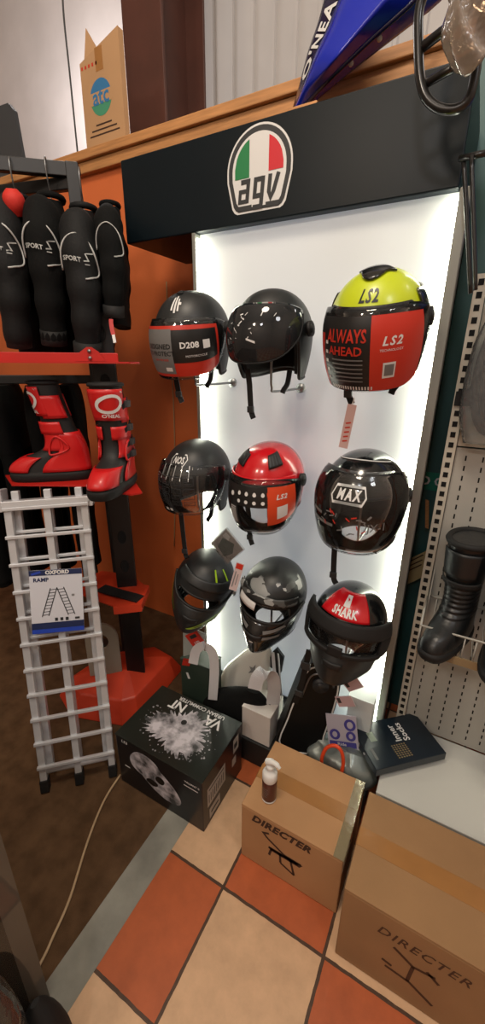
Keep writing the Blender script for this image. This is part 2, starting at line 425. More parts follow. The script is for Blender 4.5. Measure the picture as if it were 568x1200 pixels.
M_lin = mat('helmet_lining', '0c0c0c', .95, bump=.3, bscale=300)
M_linb = mat('helmet_rim', '0d0d0d', .6)
def hpatch(mb, p0, p1, v0, v1, off, n=18, m=10, mi=0, chin=0, vb=None, vt=None):
    def fn(u, t):
        lo = vb(u) if vb else v0; hi = vt(u) if vt else v1
        return hsurf(u * D2, lo + (hi - lo) * t, off, chin)
    return mb.grid(fn, p0, p1, n, 0, 1, m, mi)
def helmet(label, loc, rot, scale, mshell, brow=.24, a0=60, a1=84, low=-.92, rear=-.8, full=False, mchin=None, strap=True, chin=.022, eye=-.27, drop=.3, group='helmets hung in three rows on the lit display', pads=False):
    t = thing('motorcycle_helmet', label, 'helmet', loc, [r * D2 for r in rot], group, scale)
    edge = jet_edge(brow, a0, a1, low, rear)
    mb, rim = shell_mesh(edge)
    mb.build('shell', mshell, t, solid=.008)
    # padded lining: a smaller shell with the same opening
    lm, _ = shell_mesh(jet_edge(brow + .02, a0 + 2, a1 + 1, low + .02, rear))
    for i, v in enumerate(lm.v): lm.v[i] = tuple(Vector(v) * .90 - Vector((0, 0, .004)))
    lm.build('lining', M_lin, t, solid=.012)
    MB().tube(rim, .0055, 6, closed=True).build('edge_trim', M_linb, t)
    if full:
        cm = MB()
        vt = lambda u: eye + .32 * sstep(34, 80, abs(u)); vb = lambda u: -.94 - drop * (1 - sstep(20, 86, abs(u)))
        hpatch(cm, -86, 86, 0, 0, .003, 40, 12, 0, chin, vb, vt)
        cm.build('chin_bar', mchin or mshell, t, solid=.014)
        br = MB()      # breath guard and mouth vent
        hpatch(br, -16, 16, -.72, -.55, .006, 8, 4, 0, chin); br.build('mouth_vent', M_linb, t, solid=.006)
        MB().tube([hsurf(u * D2, vt(u), .003, chin) for u in range(-84, 85, 6)], .005, 6).build('eye_port_trim', M_linb, t)
    if pads or full:
        nr = [Vector((.078 * sin(a), -.085 * cos(a) + .004, -.118 - .012 * max(0, cos(a)))) for a in [i * pi / 16 for i in range(32)]]
        if not full: nr = [v for v in nr if v.y > -.05]
        MB().tube(nr, .026, 10, bool(full), flat=1.0).build('neck_roll', M_lin, t)
        for s in (-1, 1):
            P = [Vector((s * .082, -.075 + .03 * i, -.062)) for i in range(5)]
            MB().tube(P, [.012, .030, .036, .032, .014], 12, flat=.6).build('cheek_pad', M_lin, t)
    for s in (() if full else (-1, 1)):      # visor pivots
        p = hsurf(s * 88 * D2, .08, .003); q = hsurf(s * 88 * D2, .08, .013)
        pm = MB().tube([p, q], .021, 20).tube([q, q + (q - p) * .3], .012, 16)
        pm.build('pivot_cover', M_linb, t)
    if strap:
        x, y, z = hsurf(-72 * D2, -.88, -.01); sx = strap if not isinstance(strap, bool) else .09
        pts = [(x * .8, y, z + .02), (x * .72, y - .003, z - .02), (x * .70, y - .004, z - .045), (x * .66, y - .004, z - sx), (x * .52, y - .012, z - sx - .022)]
        sm = MB().strap(cat_curve(pts, 4), .017, .005, (1, .25, 0))
        so = sm.build('chin_strap', M_rub, t)
        b = MB().box(Vector(pts[3]) + Vector((0, -.004, .004)), (.022, .010, .020)); b.build('buckle', M_dgrey, so, bevel=.002)
        x2 = -x
        MB().strap(cat_curve([(x2 * .86, y, z + .02), (x2 * .8, y - .004, z - .018), (x2 * .7, y - .01, z - .034), (x2 * .66, y - .012, z - .045)], 4), .016, .005, (1, -.3, 0)).build('chin_strap', M_rub, t)
    return t
def visor(t, m, vt=.42, vb=-.95, half=84, off=.011, pw=5, bulge=.012, name='visor', edge=None):
    mb = MB()
    def fn(u, k):
        a = abs(u) / half
        lo = vb + (vt - .16 - vb) * a ** pw; hi = vt - .1 * a ** 4
        v = lo + (hi - lo) * k
        return hsurf(u * D2, v, off + bulge * (1 - a * a) * sin(pi * min(1, k * .8 + .2)))
    mb.grid(fn, -half, half, 40, 0, 1, 18)
    o = mb.build(name, m, t, solid=.0018)
    if edge:
        pts = [fn(-half + 2 * half * i / 40, 0) for i in range(41)]
        MB().tube(pts, .0022, 6).build('visor_edge', edge, o)
    return fn
def on_visor(fn, phi_c, k_c, off=.0025, kz=.17):     # flat drawing frame on a visor
    def f(x, y, d=0):
        u = phi_c + x / .145 / D2; k = k_c + y / kz
        p = fn(u, k); q = fn(u, k + .02); r = fn(u + 1, k)
        n = (r - p).cross(q - p).normalized()
        return p + n * (off - d)
    return f
def dense_rect(mb, f, x0, x1, y0, y1, mi, n=12, m=8):
    return mb.grid(lambda u, v: f(u, v), x0, x1, n, y0, y1, m, mi, True)
C_clear = clear_mat('visor_clear', 'fafbfb', .008, .6)
C_dark = clear_mat('visor_smoke', '4a4d50', .25, .9)
C_film = clear_mat('visor_film', 'd8dcdc', .10, .8, bump=.2, bscale=30)
YH = 1.115
def hpos(px, py, Y=YH): return PY(px, py, Y)
def vent(t, pc, zc, w, h, m=None, off=.0015, rot=0, th=.006):
    f = hwrap(pc, zc, off, 0, rot); mb = MB(); n = 10
    dense_rect(mb, f, -w / 2, w / 2, -h / 2, h / 2, 0, 8, 5)
    return mb.build('vent', m or M_linb, t, solid=th, off=1)
def hprint(t, mats, draw, name='logo'):
    mb = MB(); draw(mb); return mb.build(name, mats, t)
# --- matte black helmet with grey, black and red card over the visor (top row, left)
M_mb = mat('helmet_matte_black', '1b1e1f', .45, bump=.02, bscale=600)
M_lred = mat('label_red', 'c0301f', .4); M_lgrey = mat('label_grey', '6d6d6c', .5); M_lblk = mat('label_black', '161616', .4); M_lor = mat('label_orange_red', 'cf4420', .4)
t = helmet('matte black helmet with grey, black and red card over its visor, top row left', hpos(226, 392), (9, 0, 6), .95, M_mb, strap=.075)
fn = visor(t, C_clear, .27, -.9, 86, .012, edge=C_clear)
f = on_visor(fn, 0, .5)
c = MB()
dense_rect(c, f, -.125, .165, -.074, .070, 0, 40, 16); g = lift(f, .0008)
dense_rect(c, g, -.121, .012, -.064, .064, 1, 16, 14); dense_rect(c, g, .012, .156, -.028, .062, 2, 24, 12)
g2 = lift(f, .0016)
c.text('DESIGNED', .022, lambda x, y: g2(x - .044, y + .024), 2, bold=.02); c.text('TO PROTECT', .020, lambda x, y: g2(x - .042, y + .002), 2, bold=.02); c.text('JOIN THE RIDE', .009, lambda x, y: g2(x - .034, y - .018), 0, bold=.01)
c.text('D208', .026, lambda x, y: g2(x + .066, y + .026), 3, bold=.03); c.text('MOTORCYCLE', .010, lambda x, y: g2(x + .085, y - .008), 3)
dense_rect(c, g2, .108, .130, .012, .040, 3, 3, 3); dense_rect(c, g2, -.022, .002, -.055, -.042, 3, 3, 3)
c.build('cardboard_label', [M_lred, M_lgrey, M_lblk, M_print], t)
def d(mb):
    h0 = hwrap(6, .088, .001); g = lambda x, y, d=0: h0(x * 1.15, y * 1.1, d)
    for a_, b_, c_, d_ in ((-.018, -.011, -.012, .017), (-.006, .001, -.018, .020), (.006, .012, -.014, .014), (.012, .020, .000, .006)): dense_rect(mb, lift(g, .001), a_, b_, c_, d_, 0, 3, 8)
hprint(t, M_print, d)
vent(t, 0, .119, .05, .006, th=.003)
# --- plain matte black open-face with dark visor (top row, middle)
t = helmet('plain matte black open-face helmet with smoked visor and scratched sticker, top row middle', hpos(319, 394), (4, 0, -2), .93, M_mb, brow=.30, strap=.105)
fn = visor(t, C_dark, .42, -.52, 74, .012, edge=M_rub, pw=3)
f = on_visor(fn, 2, .5, .003)
c = MB(); rr = random.Random(4)
for i in range(16):
    x, y, a = rr.uniform(-.08, .09), rr.uniform(-.0, .06), rr.uniform(-1.2, 1.2); l = rr.uniform(.004, .012); w = rr.uniform(.001, .0028)
    q = [(x + l * cos(a) * sx - w * sin(a) * sy, y + l * sin(a) * sx + w * cos(a) * sy) for sx, sy in ((-.5, -.5), (.5, -.5), (.5, .5), (-.5, .5))]
    c.poly(q, f)
q = [(-.004, .006), (.022, -.006), (.022, -.014), (-.004, -.001)]; c.poly(q, lift(f, .0005))
c.build('sticker', M_print, t)
# --- yellow and black helmet (top row, right)
M_hiv = mat('helmet_hi_vis_yellow', 'b9c81e', .35, coat=.2)
def hiv():
    m = M_hiv; nt = m.node_tree; b = nt.nodes['Principled BSDF']; N = nt.nodes.new; L = nt.links.new
    tc = N('ShaderNodeTexCoord'); sp = N('ShaderNodeSeparateXYZ'); L(tc.outputs['Object'], sp.inputs[0])
    vo = N('ShaderNodeTexVoronoi'); vo.inputs['Scale'].default_value = 170; L(tc.outputs['Object'], vo.inputs['Vector'])
    a = N('ShaderNodeMath'); a.operation = 'MULTIPLY_ADD'; L(sp.outputs[1], a.inputs[0]); a.inputs[1].default_value = 6.5; a.inputs[2].default_value = -.02   # darker dots toward the rear
    zz = N('ShaderNodeMath'); zz.operation = 'MULTIPLY_ADD'; L(sp.outputs[2], zz.inputs[0]); zz.inputs[1].default_value = -9; zz.inputs[2].default_value = .42
    s = N('ShaderNodeMath'); s.operation = 'ADD'; L(a.outputs[0], s.inputs[0]); L(zz.outputs[0], s.inputs[1])
    lt = N('ShaderNodeMath'); lt.operation = 'LESS_THAN'; L(vo.outputs['Distance'], lt.inputs[0]); L(s.outputs[0], lt.inputs[1])
    mx = N('ShaderNodeMix'); mx.data_type = 'RGBA'; L(lt.outputs[0], mx.inputs[0]); mx.inputs[6].default_value = (*lin('bccb1c'), 1); mx.inputs[7].default_value = (*lin('14191c'), 1)
    L(mx.outputs[2], b.inputs['Base Color'])
hiv()
t = helmet('hi-vis yellow and black helmet with always ahead card over its visor, top row right', hpos(441, 381), (15, 0, -2), .98, M_hiv, brow=.30, strap=.055)
fn = visor(t, C_clear, .30, -.97, 86, .012, edge=C_clear, pw=7)
f = on_visor(fn, 0, .5)
c = MB(); dense_rect(c, f, -.125, .135, -.083, .072, 2, 40, 16); g = lift(f, .0008); g2 = lift(f, .0016)
dense_rect(c, g, .028, .165, -.083, .072, 0, 22, 14); dense_rect(c, g, -.125, -.107, -.083, .05, 0, 4, 14)
c.text('ALWAYS', .028, lambda x, y: g2(x - .036, y + .045), 0, bold=.02); c.text('AHEAD', .028, lambda x, y: g2(x - .036, y + .016), 0, bold=.02)
for k in range(6): dense_rect(c, g2, -.072, .012, -.005 - k * .0105, -.0015 - k * .0105, 1, 8, 1)
for k in range(5): dense_rect(c, g2, -.098, -.088, .03 - k * .022, .038 - k * .022, 3, 2, 2)
for k in range(16): dense_rect(c, g2, -.088 + k * .008, -.084 + k * .008, -.079, -.070, 3, 1, 1)
c.text('LS2', .026, lambda x, y: g2(x + .076, y + .035), 3, bold=.03, shear=.3, space=1.3); c.text('TECHNOLOGY', .008, lambda x, y: g2(x + .076, y + .016), 3)
dense_rect(c, g2, .058, .088, -.05, -.012, 3, 4, 4); dense_rect(c, lift(f, .0022), .062, .084, -.044, -.017, 1, 4, 4)
c.build('cardboard_label', [M_lred, M_lgrey, M_lblk, M_print], t)
hprint(t, M_lblk, lambda mb: mb.text('LS2', .034, hwrap(4, .078, .0012), 0, bold=.03, shear=.25, space=1.2))
tp = MB(); hpatch(tp, -52, 62, 0, 0, .002, 30, 8, vb=lambda u: .70 - .07 * cos(u * D2 * 4), vt=lambda u: .97); tp.build('vent', M_gloss, t, solid=.004, off=1)
for lo, hi in ((74, 130), (-130, -84)): pm = MB(); hpatch(pm, lo, hi, -.9, .42, .003, 14, 14); pm.build('side_panel', M_gloss, t, solid=.003, off=1)
# --- matte black NOS open-face with clear visor (middle row, left)
t = helmet('matte black open-face helmet with printed clear visor and long strap, middle row left', hpos(231, 556), (4, 0, 4), .96, M_mb, brow=.20, strap=.20)
fn = visor(t, C_clear, .34, -.78, 86, .012, edge=C_clear)
f = on_visor(fn, -2, .5, .0015); c = MB(); rr = random.Random(9)
for i in range(4):
    for j in range(4):
        x, y = -.075 + i * .045, .048 - j * .026
        c.stroke([(x - .018, y - .008), (x + .018, y - .008), (x + .018, y + .010), (x - .018, y + .010)], .002, f, 0, True)
        for k in range(3): c.stroke([(x - .014, y - .004 + k * .004), (x - .014 + rr.uniform(.01, .028), y - .004 + k * .004)], .0016, f, 0)
for i in range(5): x = -.06 + i * .03; c.stroke([(x, .05), (x + .006, .085)], .003, f, 1)
dense_rect(c, f, -.05, -.034, -.072, -.06, 1, 2, 2); dense_rect(c, f, -.025, -.012, -.07, -.058, 1, 2, 2)
c.build('sticker', [M_dgrey, M_print], t)
def d(mb):
    h0 = hwrap(-2, .080, .0012); g = lambda x, y: h0(x * 1.25, y * 1.25); mb.stroke([(-.034, .002), (-.028, .013), (.030, .013), (.036, .003), (.022, -.012), (-.030, -.012)], .0026, g, 0, True); mb.text('NOS', .021, g, 0, bold=.03, shear=.2, space=1.1)
hprint(t, M_print, d)
# --- red LS2 open-face (middle row, centre)
M_hred = mat('helmet_red', 'c1121c', .22, coat=.5)
t = helmet('glossy red open-face helmet with black top vents and long clear visor, middle row centre', hpos(315, 561), (4, 0, 0), .92, M_hred, brow=.10, a0=62, a1=80, low=-.62, rear=-.45, strap=.11)
fn = visor(t, C_clear, .20, -1.16, 86, .012, edge=C_clear, pw=4, bulge=.022)
f = on_visor(fn, 0, .5); c = MB()
dense_rect(c, f, -.10, .066, .018, .072, 2, 24, 8); dense_rect(c, f, -.075, -.035, -.06, .018, 2, 6, 8); dense_rect(c, f, .064, .165, -.045, .072, 0, 14, 12)
g2 = lift(f, .0012)
for i in range(4):
    for j in range(2): x, y = -.030 + i * .027, .057 - j * .024; c.poly([(x + .006 * cos(k * pi / 4), y + .006 * sin(k * pi / 4)) for k in range(8)], g2, 3)
for k in range(9): dense_rect(c, g2, -.068, -.042, .008 - k * .0065, .011 - k * .0065, 3, 3, 1)
c.text('LS2', .022, lambda x, y: g2(x + .110, y + .048), 3, bold=.03, shear=.3, space=1.2); dense_rect(c, g2, .094, .130, -.025, .018, 3, 3, 3)
c.poly([(-.062 + .008 * cos(k * pi / 4), .050 + .008 * sin(k * pi / 4)) for k in range(8)], g2, 3)
c.build('visor_label', [M_lor, M_lgrey, M_lblk, M_print], t)
for s, pc in ((-1, -34), (1, 40)):
    v_ = vent(t, pc, .088, .058, .034, M_linb, .002, s * .15)
    lv = MB()
    for k in range(4): dense_rect(lv, hwrap(pc, .088, .0090, 0, s * .15), -.024 + k * .013, -.020 + k * .013, -.013, .013, 0, 2, 6)
    lv.build('louvre', M_dgrey, v_)
br = MB(); hpatch(br, -74, 74, .12, .22, .006, 30, 4); br.build('brow_band', M_hred, t, solid=.004, off=1)
# --- gloss black MAX JX-1 open-face (middle row, right)
M_mgl = mat('helmet_gloss_black', '0e1011', .18, coat=.5)
t = helmet('glossy black open-face helmet with white outlined badge on bubble visor, middle row right', hpos(425, 578), (4, 0, 0), .98, M_mgl, brow=.16, a0=60, a1=78, low=-.9, rear=-1.0, strap=.16, pads=True)
fn = visor(t, C_clear, .50, -1.0, 86, .012, edge=C_clear, pw=4, bulge=.02)
f = on_visor(fn, -3, .52, .0015); c = MB()
c.stroke([(-.046, .044), (-.038, .058), (.046, .058), (.050, .045), (.040, .036), (-.038, .036)], .0035, f, 0, True); c.text('MAX', .019, lambda x, y: f(x * 1.3 + .002, y + .047), 0, bold=.04, shear=.2, space=1.4)
c.text('JX-1', .028, lambda x, y: f(x + .082, y - .008), 1, bold=.01)
dense_rect(c, f, -.11, -.07, .005, .012, 1, 4, 1); dense_rect(c, f, -.11, -.03, -.016, -.009, 1, 6, 1)
rr = random.Random(5)
for i in range(22):
    x, y, a = rr.uniform(-.06, .06), rr.uniform(-.03, .02), rr.uniform(0, 3); c.stroke([(x, y), (x + .014 * cos(a), y + .01 * sin(a))], .003, f, 1 if i % 3 else 2)
for k in range(9): dense_rect(c, f, -.12, -.06, -.032 - k * .005, -.030 - k * .005, 1, 5, 1)
dense_rect(c, f, -.014, .006, -.078, -.068, 3, 2, 2)
c.build('visor_label', [M_print, M_lgrey, M_lred, M_lblk], t)
br = MB()
for u in range(-50, 51, 2): pass
br.tube([hsurf(u * D2, .60 + .12 * cos(u * D2), .002) for u in range(-80, 81, 5)], .0016, 6); br.build('piping', M_print, t)
# --- matte black full-face with green flashes, tipped over (bottom row, left)
M_neon = mat('neon_green', '9fc715', .4)
t = helmet('matte black full-face helmet with neon green flashes, tilted, bottom row left', hpos(240, 680, 1.14), (4, 20, 22), .97, M_mb, brow=.06, a0=44, a1=60, full=True, chin=.035, strap=False, eye=-.26, low=-.98, rear=-.95, drop=.36)
def d(mb):
    for s in (1,):
        pts = [(20, -.90), (34, -.62), (66, -.30), (64, -.42), (40, -.74)]
        pv = [hsurf(a * D2, v, .0055, .035) for a, v in pts]
        mb.stroke([(a, v * 100) for a, v in ((0, -1.02), (34, -.70), (74, -.36), (66, -.56), (34, -.90))], 4.5, lambda x, y: hsurf(x * D2, y / 100, .006, .035), 0, True, 8)
    mb.stroke([(-86 + k * 4, 8 - k * 8) for k in range(12)], 2.0, lambda x, y: hsurf(x * D2, y / 100, .006, .035), 0)
    for a in (22, 52):
        mb.stroke([(a + k * 2, 66 - k * 7) for k in range(5)], 5 - .02 * a, lambda x, y: hsurf(x * D2, y / 100, .0015), 0)
hprint(t, M_neon, d, 'green_flash')
pk = MB(); hpatch(pk, -60, 60, .24, .42, .010, 24, 5); pk.build('brow_ridge', M_mb, t, solid=.006, off=1)
# --- grey and black camouflage full-face (bottom row, middle)
M_camo = mat('helmet_camo', '3a3c3b', .42)
def camo():
    nt = M_camo.node_tree; b = nt.nodes['Principled BSDF']; N = nt.nodes.new; L = nt.links.new
    tc = N('ShaderNodeTexCoord'); mp = N('ShaderNodeMapping'); mp.inputs['Scale'].default_value = (25, 25, 36); mp.inputs['Rotation'].default_value = (.3, .6, .5); L(tc.outputs['Object'], mp.inputs[0])
    vo = N('ShaderNodeTexVoronoi'); vo.distance = 'CHEBYCHEV'; L(mp.outputs[0], vo.inputs['Vector']); vo.inputs['Scale'].default_value = 1
    sp = N('ShaderNodeSeparateColor'); L(vo.outputs['Color'], sp.inputs[0])
    r = N('ShaderNodeValToRGB'); r.color_ramp.interpolation = 'CONSTANT'; e = r.color_ramp.elements
    e[0].color = (*lin('1a1b1b'), 1); e[1].position = .35; e[1].color = (*lin('484a49'), 1)
    for p, c in ((.55, '8a8c8a'), (.82, '191a1a'), (.92, 'a9aaa8')): q = e.new(p); q.color = (*lin(c), 1)
    L(sp.outputs[0], r.inputs[0])
    sx = N('ShaderNodeSeparateXYZ'); L(tc.outputs['Object'], sx.inputs[0])
    k = N('ShaderNodeMapRange'); L(sx.outputs[1], k.inputs[0]); k.inputs[1].default_value = .015; k.inputs[2].default_value = .02
    z = N('ShaderNodeMapRange'); L(sx.outputs[2], z.inputs[0]); z.inputs[1].default_value = .10; z.inputs[2].default_value = .105
    ad = N('ShaderNodeMath'); ad.operation = 'MAXIMUM'; L(k.outputs[0], ad.inputs[0]); L(z.outputs[0], ad.inputs[1])
    mx = N('ShaderNodeMix'); mx.data_type = 'RGBA'; L(ad.outputs[0], mx.inputs[0]); L(r.outputs[0], mx.inputs[6]); mx.inputs[7].default_value = (*lin('222423'), 1)
    L(mx.outputs[2], b.inputs['Base Color'])
camo()
t = helmet('grey and black camouflage full-face helmet with pointed chin, bottom row middle', hpos(321, 694, 1.125), (5, 9, 4), .95, M_camo, brow=.16, a0=50, a1=66, full=True, chin=.045, mchin=M_mgl, strap=False, eye=-.22, low=-.98, rear=-.98, drop=.42)
pk = MB(); hpatch(pk, -62, 62, .22, .34, .012, 30, 5); pk.build('brow_ridge', M_camo, t, solid=.006, off=1)
c = MB(); hpatch(c, -46, -8, .06, .20, .013, 10, 3); c.build('white_sticker', M_print, t, solid=.001, off=1)
def d(mb):
    for s in (-1, 1): mb.stroke([(s * 14, -44), (s * 30, -40), (s * 46, -30)], 9, lambda x, y: hsurf(x * D2, y / 100, .0065, .045), 0, False, 6)
    mb.stroke([(-42, -62), (-16, -60)], 9, lambda x, y: hsurf(x * D2, y / 100, .0065, .045), 0, False, 8); mb.stroke([(16, -60), (42, -62)], 9, lambda x, y: hsurf(x * D2, y / 100, .0065, .045), 0, False, 8)
    mb.poly([(4 * cos(k * pi / 4), -70 + 3 * sin(k * pi / 4)) for k in range(8)], lambda x, y: hsurf(x * D2, y / 100, .0135, .045), 1)
hprint(t, [M_lgrey, M_print], d, 'chin_graphic')
# --- black helmet with red goggle (bottom row, right)
t = helmet('black street helmet with red forehead panel and goggle mask, bottom row right', hpos(409, 727, 1.125), (-7, 5, 0), .99, M_mgl, brow=.10, a0=50, a1=68, full=True, chin=.03, mchin=M_mb, strap=False, eye=-.30, low=-.98, rear=-1.0, drop=.3)
rp = MB(); hpatch(rp, -44, 40, .30, .76, .005, 26, 12); rp.build('red_panel', M_hred, t, solid=.003, off=1)
def d(mb):
    g = hwrap(-2, .074, .0095); mb.text('SHARK', .027, g, 0, bold=.04, space=1.1)
    h = hwrap(-2, .099, .0095); dense_rect(mb, h, -.013, .013, -.012, .012, 0, 6, 6)
    h2 = hwrap(-2, .099, .0102); mb.poly([(-.008, .008), (.006, .004), (0, 0), (.008, -.008), (-.006, -.005), (0, 0)], h2, 1)
hprint(t, [M_print, M_hred], d)
gg = MB()
def band(u, k):      # goggle frame ring section
    return hsurf(u * D2, -.02 + .22 * k, .012)
hpatch(gg, -78, 78, .08, .28, .013, 36, 5); hpatch(gg, -78, -58, -.34, .1, .012, 8, 8); hpatch(gg, 58, 78, -.34, .1, .012, 8, 8); hpatch(gg, -62, 62, -.36, -.26, .014, 26, 4); hpatch(gg, -9, 9, -.36, -.12, .016, 6, 6)
gg.build('goggle_frame', M_rub, t, solid=.010, off=1)
gl_ = MB(); hpatch(gl_, -62, 62, -.28, .08, .011, 26, 8); gl_.build('goggle_lens', C_clear, t, solid=.0015)
hprint(t, M_hred, lambda mb: mb.poly([(78, 20), (96, 26), (104, 6), (92, -8), (86, 4)], lambda x, y: hsurf(x * D2, y / 100 + .02, .0015), 0), 'red_flash')
hs = MB()
for a in (96, 130): pass
hpatch(hs, 84, 112, -.42, .02, .006, 10, 8); hs.build('goggle_clip', M_rub, t, solid=.008, off=1)
# arms of the display that carry the helmets from below
for px, py, Y in ((226, 392, YH), (319, 394, YH), (441, 381, YH), (231, 552, YH), (315, 561, YH), (425, 578, YH), (240, 685, 1.14), (319, 694, 1.125), (409, 731, 1.125)):
    p = PY(px, py, Y) - stl; zb = p.z - .150
    MB().tube(cat_curve([(p.x, -.03, zb), (p.x, p.y + .03, zb), (p.x, p.y + .008, zb + .012), (p.x, p.y, zb + .05), (p.x, p.y, p.z + .06)], 4), .004, 8).tube([(p.x, -.05, zb), (p.x, -.026, zb)], .016, 12).build('helmet_arm', M_steel, st)
# ================================================================ garment rack with jackets and trousers
M_cloth = mat('black_textile', '0b0c0c', .9, spec=.2, bump=.35, bscale=90, vary=.15, vscale=8)
M_cloth2 = mat('black_textile_shiny', '0e0f10', .75, spec=.3, bump=.3, bscale=120)
M_reflect = mat('reflective_piping', 'b4b6b4', .4)
M_rack = mat('rack_black', '131314', .45)
RP = Vector((-1.45, 1.31, 0)); RD = Vector((-.76, -.65, 0)); RN = Vector((.65, -.76, 0))
rk = thing('garment_rack', 'black square-tube garment rack by the orange wall', 'clothes rack', RP)
MB().box((0, 0, 1.13), (.045, .045, 2.26), Matrix.Rotation(.7, 3, 'Z')).build('upright', M_rack, rk, bevel=.003)
def bar(a, b, w, h):
    a, b = Vector(a), Vector(b); d = b - a; M = d.to_track_quat('X', 'Z').to_matrix()
    return MB().box((a + b) / 2, (d.length, w, h), M)
bar((0, 0, 2.238), RD * 1.15 + Vector((0, 0, 2.238)), .03, .045).build('top_rail', M_rack, rk, bevel=.003)
bar((0, 0, 2.20), Vector((-.97, -.23, 0)) * 1.1 + Vector((0, 0, 2.20)), .03, .04).build('top_rail', M_rack, rk, bevel=.003)
bar((0, 0, 1.50), RD * 1.15 + Vector((0, 0, 1.50)), .03, .035).build('lower_rail', M_rack, rk, bevel=.003)
for e in (RD, Vector((-.97, -.23, 0))):
    e = e * 1.13; MB().box((e.x, e.y, 1.1), (.04, .04, 2.2)).build('upright', M_rack, rk, bevel=.003)
bar((0, 0, 2.07), RD * -.13 + RN * .12 + Vector((0, 0, 2.07)), .02, .02).build('side_peg', M_rack, rk, bevel=.002)
bar((-.25, .0, .03), (.22, -.02, .03), .04, .05).build('foot', M_rack, rk, bevel=.003)
ROTJ = atan2(RN.y, RN.x)
def jacket(c, k, label, mcl, txt=True, dz=0, sc=1):
    t = thing('motorcycle_jacket', label, 'jacket', (c.x, c.y, 2.10 + dz), (0, 0, ROTJ), 'black jackets on the garment rack', sc)
    body = Slices([(-.50, -.20, .19, 0, .040, 2.6), (-.40, -.20, .20, 0, .056, 2.6), (-.2, -.215, .21, 0, .058, 2.6), (-.08, -.20, .20, 0, .056, 2.5), (-.035, -.15, .15, 0, .043, 2.4), (-.005, -.075, .075, 0, .045, 2.2), (.03, -.055, .055, 0, .042, 2)])
    mb = MB(); body.mesh(mb, 36, 22)
    for i, v in enumerate(mb.v):
        x, y, z = v; mb.v[i] = (x, y + .010 * sin(z * 23 + x * 9 + k * 40) * (1 - .6 * (z > -.05)), z)
    mb.build('body', mcl, t, sub=1)
    MB().tube(cat_curve([(.05 * cos(a), .042 * sin(a), .045) for a in [i * pi / 6 for i in range(12)]], 2, True), .011, 8, True).build('collar', mcl, t)
    for s in (1, -1):
        P = cat_curve([(s * .12, 0, -.045), (s * .19, 0, -.075), (s * .236, 0, -.15), (s * .252, .004, -.26), (s * .250, -.004, -.36), (s * .232, -.012, -.47)], 4)
        n = len(P); R_ = [.054 + .028 * sstep(0, .25, i / n) - .028 * sstep(.3, 1, i / n) + .0055 * sin(i * 1.7 + k * 9) for i in range(n)]
        sl = MB().tube(P, R_, 14, flat=.78).build('sleeve', mcl, t, sub=1)
        MB().tube(P[-3:], [R_[-1] + .004] * 3, 14, flat=.78).build('cuff', M_rub, sl)
        if s == 1:
            def on(y, z):      # point on the outer face of the sleeve
                i = min(range(n), key=lambda q: abs(P[q].z - z)); rr = R_[i]
                yy = max(-.95, min(.95, (y - P[i].y) / (rr * .78)))
                return Vector((P[i].x + rr * sqrt(1 - yy * yy) * 1.0 + .002, y, z))
            pl = [(-.055, -.205), (-.052, -.155), (-.034, -.118), (0, -.104), (.034, -.125), (.053, -.165), (.058, -.215), (.036, -.232), (.020, -.236)]
            MB().tube(cat_curve([on(y, z) for y, z in pl], 4), .0028, 6).build('reflective_piping', M_reflect, t)
            if txt:
                q = MB(); F = lambda x, y, d=0: on(x, y - .178) + Vector((.002, 0, 0))
                q.text('SPORT', .019, lambda x, y: F(x - .016, y - .002 - .15 * x), 0, bold=.02)
                q.stroke([(.020, -.008), (.034, -.006), (.026, .012), (.030, .014), (.048, .018)], .0035, F)
                q.stroke([(.022, -.016), (.036, -.016)], .003, F); q.build('logo', M_reflect, t)
    return t
labs = ['black padded jacket, half hidden and nearest the orange wall', 'black jacket with white sleeve piping directly in front of the rack post', 'black jacket with white sleeve piping right of the red collar', 'black jacket with white sleeve logo, cut off by the left edge of photo']
for i, k in enumerate((-.13, -.03, .09, .21)):
    dz = (-.03, -.04, 0, -.01)[i]
    c = RP + RD * k + RN * ((.12, .05, 0, 0)[i])
    t = jacket(c, k, labs[i], M_cloth2 if i % 2 else M_cloth, i != 0, dz, .74 if i == 0 else 1)
    if i == 0: continue
    h = thing('coat_hanger', ['hanger of the half hidden jacket nearest the orange wall', 'hanger of the jacket in front of the rack post', 'wire hook hanger of the jacket right of the red collar', 'wire hook hanger of the leftmost jacket in view'][i], 'hanger', (c.x, c.y, 2.10 + dz), (0, 0, ROTJ), 'hangers on the garment rack')
    MB().tube(cat_curve([(0, 0, -.01), (0, 0, .06), (.02, 0, .10), (.028, 0, .145), (.012, 0, .168), (-.012, 0, .155)], 5), .0028, 6).build('hook', M_steel, h)
    MB().tube(cat_curve([(-.17, 0, -.055), (-.08, 0, -.03), (0, 0, -.008), (.08, 0, -.03), (.17, 0, -.055)], 4), .007, 8).build('shoulder_bar', M_rub, h)
p = PZ(17, 238, 2.06); b = Slices([(-.035, -.03, .03, 0, .022, 2), (-.01, -.042, .042, 0, .032, 2.2), (.02, -.040, .040, 0, .03, 2.2), (.038, -.02, .02, 0, .015, 2)])
M_redc = mat('red_cloth', 'c02418', .7, bump=.2, bscale=90)
rc = MB(); b.mesh(rc, 20, 10); tag(rc.build('red_collar_pad', M_redc), 'small red padded collar between the jackets under the rack rail', 'collar', loc=p + Vector((0, 0, .0)), rot=(0, .3, ROTJ))
